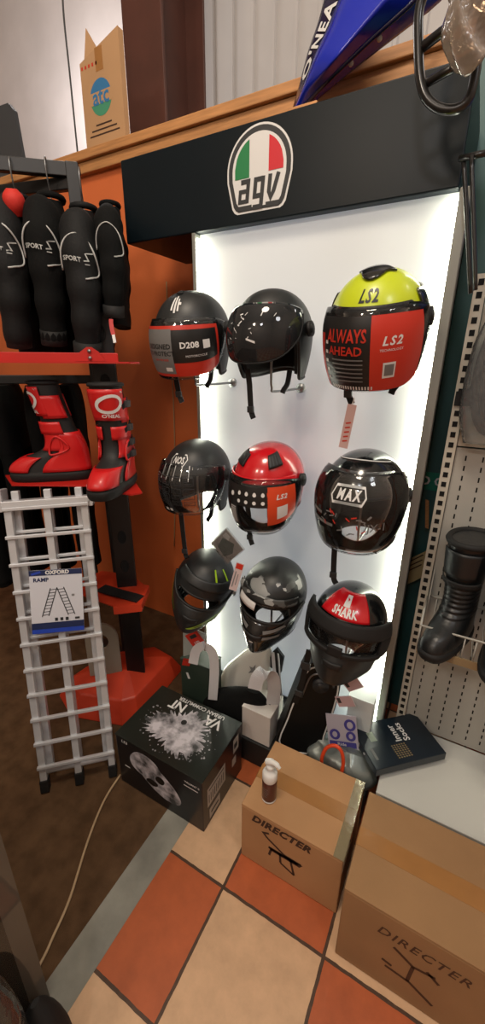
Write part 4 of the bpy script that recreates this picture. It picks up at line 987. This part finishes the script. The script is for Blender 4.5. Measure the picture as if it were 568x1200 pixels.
# silver bag with orange cord
M_sil = mat('silver_foil', '8f9894', .32, .55, bump=.6, bscale=18)
S = Slices([(0, -.12, .13, 0, .06, 3), (.03, -.125, .135, 0, .075, 2.5), (.06, -.11, .13, .0, .07, 2.3), (.085, -.09, .11, .0, .05, 2.2), (.10, -.06, .08, .0, .02, 2)])
mb = MB(); S.mesh(mb, 40, 18)
for i, v in enumerate(mb.v): x, y, z = v; k = .010 * sin(x * 60 + z * 40) * cos(y * 70); mb.v[i] = (x + k, y + k, z + (.008 * sin(x * 45) if z > .02 else 0))
tag(mb.build('silver_bag', M_sil), 'crumpled silver foil bag between the cardboard box and the black socks box', 'bag', loc=(-.205, 1.165, PZ0), rot=(0, 0, -.1))
M_cord = mat('orange_cord', 'e04a22', .5)
q = MB().tube(cat_curve([PY(377, 905, 1.07), PY(377, 888, 1.07), PY(383, 876, 1.075), (PY(393, 874, 1.08)), PY(400, 881, 1.08), PY(402, 895, 1.08), PY(399, 908, 1.07)], 5), .0065, 8); o = tag(q.build('cord_loop', M_cord), 'bright orange cord loop hanging on the silver bag', 'cord')
# inner socks box
M_sock = mat('sock_box_navy', '14202a', .3, vary=.1, vscale=6)
ca, cb, cc_, cd_ = Vector((-.186, 1.235, 0)), Vector((.004, 1.415, 0)), Vector((.136, 1.29, 0)), Vector((-.071, 1.105, 0))
ctr = (ca + cb + cc_ + cd_) / 4; ul = (cb - ca + cc_ - cd_).normalized()
t = thing('socks_box', 'flat dark inner socks box lying at the corner of the white shelf', 'box', (ctr.x, ctr.y, .226), (0, 0, atan2(ul.y, ul.x)))
L_, W_ = .282, .185
MB().span((-L_ / 2, -W_ / 2, 0), (L_ / 2, W_ / 2, .032)).build('body', M_sock, t, bevel=.002)
f = frame((0, 0, .0325), (0, -1, 0), (1, 0, 0)); q = MB()
f = frame((0, 0, .0325), (-1, 0, 0), (0, -1, 0))
f2 = frame((0, 0, .0325), (0, 1, 0), (-1, 0, 0))
q.text('Inner', .034, lambda x, y: f2(x + .025, y - .005), 0, bold=.02); q.text('Socks', .034, lambda x, y: f2(x + .025, y - .038), 0, bold=.02)
for i in range(7):
    for j in range(6): x, y = -.070 + i * .008, .035 - j * .010; q.poly([(x - .003, y), (x, y - .004), (x + .003, y), (x, y + .004)], f2, 1)
q.poly([(-.02 + .03, .075), (.05, .075), (.05, .10), (.01, .10)], f2, 2); q.stroke([(-.06, .115), (-.015, .115)], .010, f2, 3)
q.build('lettering', [M_print, mat('gold_dots', '8a7a58', .5), mat('green_sticker', '8f9c8c', .6), M_lgrey], t)
f = frame((-L_ / 2 - .0006, 0, .016), (0, -1, 0), (0, 0, 1)); q = MB(); q.poly([(-.06, -.01), (-.02, -.01), (-.02, .01), (-.06, .01)], f, 0); q.stroke([(.01, -.006), (.02, .006)], .008, f, 0); q.build('side_print', M_print, t)
# ================================================================ pegboard gondola at the right
M_gon = mat('gondola_cream', 'bdb8aa', .5, vary=.04, vscale=5); M_gond = mat('pegboard_grey', 'a6a49c', .5, vary=.05, vscale=4); M_slot = mat('slot_dark', '040404', .9)
GX = -.050; GY = 1.42
gd = thing('pegboard_shelving', 'cream slotted pegboard shelving with white base shelf right of the display', 'shelving', (.5, GY, 0)); go = Vector((.5, GY, 0))
def gspan(mb, a_, b_, mi=0): return mb.span([a_[i] - go[i] for i in range(3)], [b_[i] - go[i] for i in range(3)], mi)
mb = MB(); gspan(mb, (GX, GY - .03, 0), (GX + .030, GY + .05, 1.80))
z = .26
while z < 1.79:
    gspan(mb, (GX + .008, GY - .0312, z), (GX + .022, GY - .0300, z + .016), 1); z += .0315
mb.build('upright', [M_gon, M_slot], gd)
mb = MB(); gspan(mb, (1.10, GY - .03, 0), (1.13, GY + .05, 1.80)); mb.build('upright', [M_gon, M_slot], gd)
for z0, z1, sl, m in ((1.335, 1.795, False, M_gon), (.205, 1.330, True, M_gond)):
    mb = MB(); gspan(mb, (GX + .032, GY - .012, z0), (1.10, GY, z1))
    if sl:
        x = GX + .06
        while x < .62:
            z = z0 + .03
            while z < z1 - .02: gspan(mb, (x, GY - .0126, z), (x + .0045, GY - .012, z + .016), 1); z += .032
            x += .0465
    mb.build('pegboard', [m, M_slot], gd)
M_deck = mat('white_enamel', 'c9cbc4', .4, vary=.03, vscale=3)
mb = MB(); gspan(mb, (GX - .008, 1.065, .185), (1.13, GY - .012, .20)); mb.build('base_shelf', M_deck, gd, bevel=.003)
mb = MB(); gspan(mb, (GX - .004, 1.075, 0), (1.12, 1.09, .185)); gspan(mb, (GX - .004, 1.09, 0), (GX + .01, GY - .03, .185)); mb.build('kick_plate', M_gond, gd)
# wire basket
t = thing('wire_basket', 'wire basket hooked on the pegboard, holding the black boots', 'basket', (.25, 1.40, .70)); bo = Vector((.25, 1.40, .70))
bx0, bx1, by0, by1, bz0, bz1 = -.02, .60, 1.20, 1.40, .718, .805
q = MB()
for y in (by0, by1): q.tube([Vector((bx0, y, bz1)) - bo, Vector((bx1, y, bz1)) - bo], .0035, 6)
for x in (bx0, bx1): q.tube([Vector((x, by0, bz1)) - bo, Vector((x, by1, bz1)) - bo], .0035, 6)
q.build('top_wire', M_gond, t)
q = MB(); q.span(Vector((bx0, by0 - .003, bz0 - .014)) - bo, Vector((bx1, by0 + .003, bz0 + .012)) - bo); q.build('front_bar', mat('tan_strip', '8a7657', .5), t)
x = bx0
q = MB()
while x <= bx1 + .001:
    q.tube([Vector((x, by0, bz1)) - bo, Vector((x, by0, bz0)) - bo, Vector((x, by1, bz0)) - bo, Vector((x, by1, bz1)) - bo], .0022, 5); x += .031
q.build('wire_grid', M_gond, t)
for x in (bx0 + .005, bx1 - .005):
    q = MB(); q.prism([(0, 0), (.03, 0), (.055, .10), (.03, .19), (0, .19)], lambda X, Y, d=0: Vector((x + d, by1 + .004 - X, bz0 + Y)) - bo, .003); q.build('side_bracket', M_gond, t)
def moto_boot(label, loc, rz):
    t = thing('motorcycle_boot', label, 'boot', loc, (0, 0, rz), 'black motorcycle boots in the wire basket')
    S = Slices([(0, -.165, .10, 0, .046, 2.8), (.025, -.170, .105, 0, .050, 2.6), (.06, -.145, .104, 0, .049, 2.3), (.09, -.085, .10, 0, .047, 2.2), (.13, -.055, .09, 0, .046, 2.1), (.19, -.055, .08, 0, .048, 2.1), (.26, -.062, .088, 0, .055, 2.1), (.33, -.068, .094, 0, .060, 2.1), (.345, -.068, .094, 0, .060, 2.1)])
    mb = MB(); S.mesh(mb, 40, 110, cap=True)
    for i, v in enumerate(mb.v):
        x, y, z = v; k = 1 + .035 * sin(z * 380) * sstep(.085, .10, z) * (1 - sstep(.19, .22, z)); c0 = .015
        mb.v[i] = (c0 + (x - c0) * k, y * k, z)
    mb.build('upper', mat('boot_leather', '17191a', .35, bump=.25, bscale=60), t)
    so = Slices([(-.012, -.168, .10, 0, .046, 2.8), (.0, -.176, .108, 0, .053, 2.8), (.018, -.176, .108, 0, .053, 2.8), (.022, -.165, .1, 0, .048, 2.8)]); mb = MB(); so.mesh(mb, 40, 6); mb.build('sole', M_rub, t)
    MB().tube([S(i * pi / 16, .343, .002) for i in range(32)], .010, 8, True).build('cuff', M_rub, t)
    q = MB(); S.patch(q, pi * .7, pi * 1.3, .235, .32, .004, 12, 8); q.build('shin_panel', M_black, t, solid=.004, off=1)
    q = MB(); S.patch(q, pi * .62, pi * 1.38, .205, .222, .006, 14, 3); q.build('strap', M_rub, t, solid=.004, off=1)
    return t
moto_boot('tall black motorcycle boot standing in the wire basket, next to the slotted post', Vector((.070, 1.300, .735)), radians(70))
moto_boot('black motorcycle boot in the wire basket, cut off by the right edge of photo', Vector((.215, 1.285, .735)), radians(80))
# bagged black cable and black holster on the upper board
t = thing('bagged_cable', 'coiled black cable in a clear bag hanging on the pegboard', 'cable', PY(586, 440, 1.37))
MB().tube(cat_curve([(.055 * cos(an), .0, .155 * sin(an)) for an in [i * pi / 8 for i in range(16)]], 3, True), .012, 8, True).build('cable', M_rub, t)
MB().tube(cat_curve([(.035 * cos(an), -.012, .13 * sin(an) + .01) for an in [i * pi / 8 for i in range(16)]], 3, True), .011, 8, True).build('cable', M_rub, t)
S = Slices([(-.19, -.06, .06, 0, .022, 2.6), (-.1, -.085, .085, 0, .032, 2.6), (.08, -.08, .08, 0, .03, 2.6), (.18, -.05, .05, 0, .006, 2.6), (.22, -.06, .06, 0, .002, 2.6)]); mb = MB(); S.mesh(mb, 28, 20); mb.build('clear_bag', clear_mat('bag_clear', 'e8ecec', .10, .9, bump=.9, bscale=26), t)
MB().tube([(0, 0, .21), (0, .04, .215)], .003, 6).build('peg', M_steel, t)
q = MB().prism([(-.02, -.05), (.045, -.05), (.050, -.02), (.058, .12), (.045, .12), (.012, .0), (-.02, -.01)], frame((0, 0, 0), (1, 0, 0), (0, 0, 1)), .03)
tag(q.build('black_holder', M_rub, bevel=.004), 'black plastic holder clipped over the slotted post', 'holder', loc=PY(544, 455, 1.385))
# things seen in the gap and above the pegboard
M_teal = mat('dark_teal_board', '2e5654', .45, vary=.15, vscale=4)
t = thing('dark_teal_board', 'dark teal board standing in the gap right of the lit display', 'board', (-.05, 1.72, 0))
MB().span((-.30, -.012, 0), (.95, .012, 2.425)).build('board', M_teal, t, bevel=.002)
p = PY(503, 564, 1.706); q = MB(); q.span((p.x + .05 - .16, -.0135, p.z - .036), (p.x + .05 + .16, -.012, p.z + .036)); o = q.build('sign_band', mat('sign_green', '0f7a62', .5), t)
q = MB(); F = frame((p.x + .05, -.0142, p.z), (1, 0, 0), (0, 0, 1)); q.text('O O', .048, lambda x, y: F(x + .01, y), 0, bold=.03); q.build('lettering', M_print, o)
q = MB().prism([(-.075, -.14), (.055, -.02), (.075, .12), (-.06, .0)], frame((0, 0, 0), (1, 0, 0), (0, 0, 1)), .004)
t = tag(q.build('yellow_card', mat('yellow_card', 'a8966a', .6)), 'tilted tan card with printed lines in the gap beside the slotted post', 'card', loc=PY(487, 664, 1.66))
q = MB(); F = frame((0, -.0006, 0), (1, 0, 0), (0, 0, 1))
for k in range(3): q.stroke([(-.03, -.01 + k * .022 - .02), (.02, .035 + k * .022 - .02)], .005, F)
q.build('print', M_ink, t)
q = MB().prism([(-.012, -.055), (.0, -.06), (.012, .055), (.0, .06)], frame((0, 0, 0), (.9, 0, -.3), (.25, 0, .97)), .012); tag(q.build('wooden_stick', M_wood), 'short wooden stick leaning in the gap beside the slotted post', 'stick', loc=PY(500, 603, 1.66), rot=(0, -.5, 0))
t = thing('blue_crate', 'bright blue plastic crate on top of the pegboard shelving', 'crate', (.20, 1.52, 1.80))
MB().span((-.185, -.09, .06), (.30, .14, .31)).build('body', mat('blue_plastic', '1c3f9c', .4), t, bevel=.008)
MB().span((-.19, -.095, .30), (.305, .145, .325)).build('rim', mat('blue_plastic', '1c3f9c', .4), t, bevel=.004)
MB().span((-.20, -.13, .0), (.40, .16, .06)).build('tray', M_black, t, bevel=.004)
t = thing('green_crate', 'dark green box stacked on the blue crate at right edge', 'crate', (.24, 1.52, 2.126))
MB().span((-.23, -.08, 0), (.26, .13, .16)).build('body', mat('green_plastic', '1d5a49', .45), t, bevel=.008); MB().span((-.234, -.084, .15), (.264, .134, .172)).build('rim', mat('green_plastic', '1d5a49', .45), t, bevel=.004)
# ================================================================ things on top of the wall and header
M_atc = mat('carton_tan', 'b08a63', .8, vary=.05, vscale=5, bump=.06, bscale=120)
cx0, cx1, cz0, cz1 = -1.842, -1.590, 2.513, 2.875
t = thing('cardboard_box', 'flattened tan carton with round blue and green logo standing on the wall ledge', 'box', ((cx0 + cx1) / 2, 1.84, cz0)); a = (cx1 - cx0) / 2; hgt = cz1 - cz0
MB().prism([(-a, 0), (a, 0), (a, hgt + .035), (-a + .008, hgt - .03)], lambda x, y, d=0: Vector((x, -.075 + d, y)), .03).build('body', M_atc, t, bevel=.003)
q = MB().prism([(0, 0), (.12, 0), (.07, .06), (.0, .13)], lambda x, y, d=0: Vector((-a + x, -.045 + .12 * (y / .13) * .3 + d, hgt - .035 + y * 1.25)), .004); q.build('flap', M_atc, t)
f = frame((0, -.0756, hgt / 2), (1, 0, 0), (0, 0, 1)); q = MB(); g = lift(f, .0005); g2 = lift(f, .001)
M_atcb = mat('atc_blue', '2f6f9e', .6); M_atcg = mat('atc_green', '3f8a6a', .6)
R_ = .066
circ = lambda r, a0, a1, n=24: [(r * cos(a0 + (a1 - a0) * i / n), r * sin(a0 + (a1 - a0) * i / n)) for i in range(n + 1)]
q.poly([(x - .005, y + .01) for x, y in circ(R_, 0, pi)], f, 0); q.poly([(x - .005, y + .01) for x, y in circ(R_, pi * 1.1, pi * 1.9)], f, 1)
q.poly([(-.075, -.012), (.065, -.012), (.065, .032), (-.075, .032)], g, 2)
q.text('atc', .085, lambda x, y: g2(x - .004, y + .012), 0, bold=.02)
for k, w in ((0, .10), (1, .16), (2, .19)):
    q.stroke([(-w / 2, -.085 - k * .018), (w / 2, -.085 - k * .018)], .006, f, 3)
for k in range(5): q.stroke([(-.11 + k * .022, .13), (-.10 + k * .022, .13)], .012, f, 4)
q.poly([(-.02, .10), (.025, .10), (.025, .18), (-.02, .18)], f, 5)
q.build('print', [M_atcb, M_atcg, M_atc, M_ink, M_lred, M_tape], t)
# dark board at the upper left
q = MB().prism([(-.5, 0), (.0, 0), (-.02, .30), (-.06, .34), (-.5, .36)], frame((0, 0, 0), (1, 0, 0), (0, 0, 1)), .02)
p = PY(29, 196, 1.80); tag(q.build('dark_grey_board', mat('board_dark_grey', '3c3f43', .6), bevel=.003), 'dark grey board standing on the wall ledge at far left', 'board', loc=(p.x, 1.80, 2.513))
q = MB().tube(cat_curve([PY(72, -60, 1.95), PY(74, 10, 1.95), PY(81, 80, 1.95), PY(88, 150, 1.95), PY(93, 200, 1.95)], 5), .0045, 6); tag(q.build('hanging_cable', M_dgrey), 'thin dark cable hanging down behind the wall ledge', 'cable')
q = MB().tube(cat_curve([PY(195, 330, 1.745), PY(197, 380, 1.745), PY(203, 470, 1.745), PY(205, 560, 1.745), PY(204, 640, 1.745)], 4), .003, 6); tag(q.build('thin_wall_cable', mat('tan_cable', 'a88c66', .6)), 'thin pale cable running down the orange wall', 'cable')
# blue motocross plastic with lettering
M_bl = mat('glossy_blue', '1426a0', .2, coat=.5); M_bld = mat('glossy_navy', '10123a', .2, coat=.4)
YB = 1.62
BO = PY(345, 120, YB)
def B(x, y, Y=YB): return PY(x, y, Y) - BO
t = thing('blue_bodywork', "glossy blue motorcycle bodywork with white lettering on top of the header", 'bodywork', BO)
edge_l = [(338, 142), (347, 112), (360, 62), (372, 28), (385, -20), (395, -60)]
ridge = [(339, 143), (366, 100), (398, 62), (425, 30), (455, -5), (480, -60)]
edge_r = [(341, 144), (378, 112), (412, 84), (445, 58), (505, 12), (560, -40)]
def lerp(tab, k):
    i = min(len(tab) - 2, int(k * (len(tab) - 1))); f_ = k * (len(tab) - 1) - i
    return tuple(tab[i][j] + (tab[i + 1][j] - tab[i][j]) * f_ for j in range(2))
def skin(k, s):      # cross section: left rim, ridge toward the viewer, right rim
    l, m, r = lerp(edge_l, k), lerp(ridge, k), lerp(edge_r, k); dp = .10 * sstep(0, .4, k)
    pts = [Vector((*l, YB + .03)), Vector((l[0] * .6 + m[0] * .4, l[1] * .6 + m[1] * .4, YB - dp * .75)), Vector((*m, YB - dp)), Vector((m[0] * .5 + r[0] * .5, m[1] * .5 + r[1] * .5, YB - dp * .45)), Vector((*r, YB + .03))]
    x = s * 4; i = min(3, int(x)); p = pts[i].lerp(pts[i + 1], x - i); return B(p.x, p.y, p.z)
def skin_off(o): return lambda k, s: skin(k, s) + Vector((0, -o, 0))
q = MB(); q.grid(lambda s, k: skin(k, s), .16, 1, 24, 0, 1, 24); q.build('side_panel', M_bl, t, solid=.006)
q = MB(); q.grid(lambda s, k: skin(k, s), 0, .16, 6, 0, 1, 24); q.build('dark_edge', M_bld, t, solid=.006)
q = MB()
def TX(x, y): return skin(.26 + x * 2.6, .11 - y * 2.6) + Vector((0, -.004, 0))
q.text("O'NEAL", .10, lambda x, y: TX(x * .55, y * .6), 0, align='LEFT', bold=.03, space=1.1); q.build('lettering', M_print, t)
q = MB(); q.tube([skin(.05 + .9 * i / 20, .78) + Vector((0, -.004, 0)) for i in range(21)], .008, 6); q.build('rib', M_bld, t)
for k in (.42, .62): p = skin(k, .86); MB().tube([p, p + Vector((0, -.012, 0))], .008, 10).build('bolt', M_print, t)
q = MB(); q.tube([skin(0, .5) + Vector((0, .01, .01)), Vector((B(336, 150).x, .03, 2.242 - BO.z))], [.012, .02], 8); q.build('tail', M_rub, t)
q = MB(); q.box((0, 0, .055), (.10, .16, .11)); tag(q.build('wooden_block', M_wood, bevel=.003), 'small wooden block under the tip of the blue bodywork', 'block', loc=(PY(372, 108, 1.62).x - .02, 1.62, 2.238))
# black tubular crash bar hung at the upper right
M_tube = mat('black_tube', '151515', .28, coat=.3)
t = thing('crash_bar', 'black bent tube crash bar hanging in front of the header', 'crash bar', PY(500, 60, 1.16)); tb = PY(500, 60, 1.16)
T = lambda x, y, Y=1.16: PY(x, y, Y) - tb
MB().tube(cat_curve([T(520, -40), T(502, -18), T(491, 12), T(490, 50), T(492, 90), T(499, 114), T(514, 127), T(534, 128), T(549, 116), T(556, 90), T(560, 60), T(566, 10)], 6), .0098, 12).build('loop_tube', M_tube, t)
MB().tube([T(494, 56), T(530, 28), T(568, -8)], .0095, 12).build('brace_tube', M_tube, t)
MB().tube([T(500, 97), T(530, 80), T(575, 52)], .0085, 12).build('brace_tube', M_tube, t)
q = MB().tube(cat_curve([PY(543, 186, 1.27), PY(546, 240, 1.27), PY(549, 300, 1.27), PY(551, 344, 1.27)], 3), .0055, 10).tube(cat_curve([PY(552, 182, 1.25), PY(554, 240, 1.25), PY(556, 300, 1.25), PY(557, 340, 1.25)], 3), .005, 10).tube([PY(538, 186, 1.27), PY(575, 178, 1.25)], .007, 10)
tag(q.build('black_hanger_tubes', M_tube), 'pair of thin black tubes hanging at the right end of the header', 'tubes')
t = thing('plastic_wrap', 'crumpled clear plastic wrap on the crash bar at upper right', 'plastic wrap', PY(558, 12, 1.10)); 
S = Slices([(-.09, -.008, .008, 0, .006, 2), (-.06, -.03, .03, 0, .02, 2.2), (0, -.05, .055, 0, .04, 2.2), (.07, -.045, .07, 0, .045, 2.2), (.12, -.03, .08, 0, .04, 2.2)]); mb = MB(); S.mesh(mb, 40, 24)
for i, v in enumerate(mb.v): x, y, z = v; k = .007 * sin(x * 130 + z * 90) + .005 * sin(y * 190 + z * 60); mb.v[i] = (x + k, y - k, z)
mb.build('wrap', clear_mat('wrap_clear', 'b9ab9d', .45, .9, rough=.15, bump=1, bscale=30), t)
# price tag on the yellow helmet, leaflet bags by the green helmet
p = PY(407, 500, 1.08); t = tag(MB().box((0, 0, 0), (.024, .0015, .115), Matrix.Rotation(.12, 3, 'Y')).build('price_tag', mat('pink_tag', 'cda9a2', .6)), 'pink price tag hanging from the strap of the yellow helmet', 'price tag', loc=p)
MB().strap([(.007, 0, .056), (.010, .0, .075)], .003, .001, (1, 0, 0)).build('string', M_print, t)
q = MB(); F = frame((0, -.0012, 0), (cos(.12), 0, -sin(.12)), (sin(.12), 0, cos(.12)))
for k in range(5): q.stroke([(-.006, -.04 + k * .012), (.007, -.036 + k * .012)], .004, F)
q.build('print', M_lred, t)
t = thing('manual_pouch', 'clear pouch with leaflet hanging above the green flashed helmet', 'pouch', PY(266, 640, 1.02), (0, .75, 0))
MB().box((0, 0, 0), (.085, .004, .085)).build('leaflet', mat('leaflet_grey', 'aaa6a2', .6), t)
q = MB(); F = frame((0, -.0026, 0), (1, 0, 0), (0, 0, 1)); q.poly([(-.02, -.03), (.02, -.035), (.03, .0), (.01, .03), (-.03, .01)], F, 0); q.poly([(-.035, .015), (-.01, .02), (-.015, .036), (-.036, .034)], F, 1); q.build('print', [mat('pouch_print', '54605a', .6), M_print], t)
MB().box((0, -.004, 0), (.092, .001, .092)).box((0, .004, 0), (.092, .001, .092)).build('clear_sleeve', clear_mat('sleeve_clear', 'fafafa', .03, .6, bump=.1, bscale=40), t)
t = thing('price_tag', 'red and white price tag hanging between the green and camouflage helmets', 'price tag', PY(277, 676, 1.00), (0, .25, .3))
MB().box((0, 0, 0), (.026, .0015, .105)).build('card', mat('tag_white', 'c9b9b9', .6), t)
q = MB(); F = frame((0, -.0012, 0), (1, 0, 0), (0, 0, 1)); q.poly([(-.011, .030), (.011, .030), (.011, .050), (-.011, .050)], F, 0); q.stroke([(-.006, -.04), (-.006, .02)], .004, F, 1); q.stroke([(.003, -.03), (.003, .012)], .003, F, 1); q.build('print', [M_lred, M_grey], t)
t = thing('red_packet', 'clear packet with red card hanging under the green flashed helmet', 'packet', PY(228, 755, 1.10), (0, -.0, .2))
MB().prism([(-.055, -.075), (.03, -.03), (.05, .06), (.0, .075), (-.05, .05)], frame((0, 0, 0), (1, 0, 0), (0, 0, 1)), .006).build('packet', mat('packet_grey', '9ba29c', .4, coat=.3, bump=.5, bscale=25), t, bevel=.002)
q = MB().box((.008, -.004, .025), (.062, .003, .075), Matrix.Rotation(-.65, 3, 'Y')); c_ = q.build('red_card', M_lred, t)
q = MB(); F = frame((.008, -.0060, .025), (.8, 0, .6), (-.6, 0, .8)); q.text('LS2', .018, lambda x, y: F(x, y - .012), 0, bold=.03); q.poly([(-.015, .012), (.018, .012), (.018, .028), (-.015, .028)], F, 1); q.build('print', [M_print, M_dgrey], c_)
# hanging chain straps of the left helmets are part of those helmets; cable on the carpet
q = MB().tube(cat_curve([PZ(141, 908, .004), PZ(122, 938, .004), PZ(103, 985, .004), PZ(82, 1052, .004), PZ(62, 1098, .004), PZ(52, 1120, .004), PZ(30, 1160, .004), PZ(0, 1210, .004)], 6), .0042, 8); tag(q.build('floor_cable', mat('cream_cable', 'b49a78', .5)), 'cream cable lying across the brown carpet', 'cable')
# acrylic display case, lower left
t = thing('acrylic_case', 'tinted acrylic display case at the lower left corner of the photo', 'display case', (-1.0, .08, 0))
M_acr = clear_mat('acrylic_tint', 'a89c88', .10, .7); M_acre = clear_mat('acrylic_edge', '8b8375', .42, .7)
def asp(nm, a_, b_, m): return MB().span([a_[0] + 1.0, a_[1] - .08, a_[2]], [b_[0] + 1.0, b_[1] - .08, b_[2]]).build(nm, m, t)
asp('panel', (-1.30, .236, .01), (-.735, .242, .68), M_acr); asp('panel', (-.703, -.10, .01), (-.697, .20, .68), M_acr)
asp('corner_post', (-.738, .200, 0), (-.697, .243, .69), M_acre); asp('base', (-1.30, -.10, 0), (-.738, .236, .01), M_acre); asp('top_panel', (-1.30, -.10, .68), (-.738, .236, .686), M_acr)
# bagged black glove item in front of it
p = PZ(8, 1178, .20); t = thing('bagged_garment', 'black and red garment in a clear bag at the lower left corner', 'garment', (p.x + .03, p.y - .06, 0)); t.scale = (1, 1, 1.4)
S = Slices([(0, -.07, .07, 0, .06, 2.4), (.12, -.07, .07, 0, .06, 2.4), (.22, -.055, .055, 0, .05, 2.2), (.28, -.03, .04, 0, .03, 2), (.31, -.008, .012, 0, .008, 2)]); mb = MB(); S.mesh(mb, 28, 20); mb.build('body', M_cloth, t)
MB().tube([S(-.25 + k_ * .95, .285 - .22 * abs(k_), .006) for k_ in [i / 12 - 1 for i in range(25)]], .009, 6).build('red_trim', M_rsh, t)
S = Slices([(0, -.085, .085, 0, .075, 2.4), (.2, -.075, .080, 0, .07, 2.3), (.30, -.045, .05, 0, .05, 2), (.345, -.01, .02, 0, .02, 2)]); mb = MB(); S.mesh(mb, 28, 20); mb.build('clear_bag', clear_mat('bag_clear2', 'e0e4e0', .05, .9, bump=.8, bscale=22), t)
q = MB(); S = Slices([(0, -.06, .06, 0, .05, 2.4), (.10, -.055, .06, 0, .045, 2.4), (.17, -.035, .04, 0, .03, 2), (.215, -.012, .0, 0, .010, 2)]); S.mesh(q, 24, 14)
p = PZ(52, 1185, .16); tag(q.build('black_cone', M_rub), 'pointed black rubber cone beside the bagged garment', 'cone', loc=(p.x + .0, p.y - .01, 0))
# ================================================================ light
def area(n, loc, rot, size, e, col, sy=None):
    l = bpy.data.lights.new(n, 'AREA'); l.energy = e; l.color = col; l.shape = 'RECTANGLE'; l.size = size; l.size_y = sy or size
    o = bpy.data.objects.new(n, l); COL.objects.link(o); o.location = loc; o.rotation_euler = rot
    return o
def bulb(loc, e, col, r=.2):
    l = bpy.data.lights.new('ceiling_or_fill_lamp', 'POINT'); l.energy = e; l.color = col; l.shadow_soft_size = r
    o = bpy.data.objects.new('ceiling_or_fill_lamp', l); COL.objects.link(o); o.location = loc
bulb((-1.15, -1.9, 3.4), 80, (1, .84, .68), .2)
bulb((-.35, .15, 3.9), 150, (1, .86, .70), .3)
bulb((-.04, -1.7, 3.3), 45, (.97, .97, 1), .15)  # unseen fill light, added to brighten the gap right of the lit display
bulb((1.3, -.1, 3.5), 45, (.97, .97, 1), .25)
bulb((-2.9, 2.5, 3.4), 34, (1, .95, .92), .2)
bulb((1.6, 2.5, 3.9), 22, (1, .97, .94), .2)
w = bpy.data.worlds.new('world'); SC.world = w; w.use_nodes = True; w.node_tree.nodes['Background'].inputs[0].default_value = (.05, .05, .05, 1)
SC.view_settings.view_transform = 'Standard'; SC.view_settings.look = 'None'; SC.view_settings.gamma = 1; SC.view_settings.use_curve_mapping = False
SC.view_settings.exposure = 0
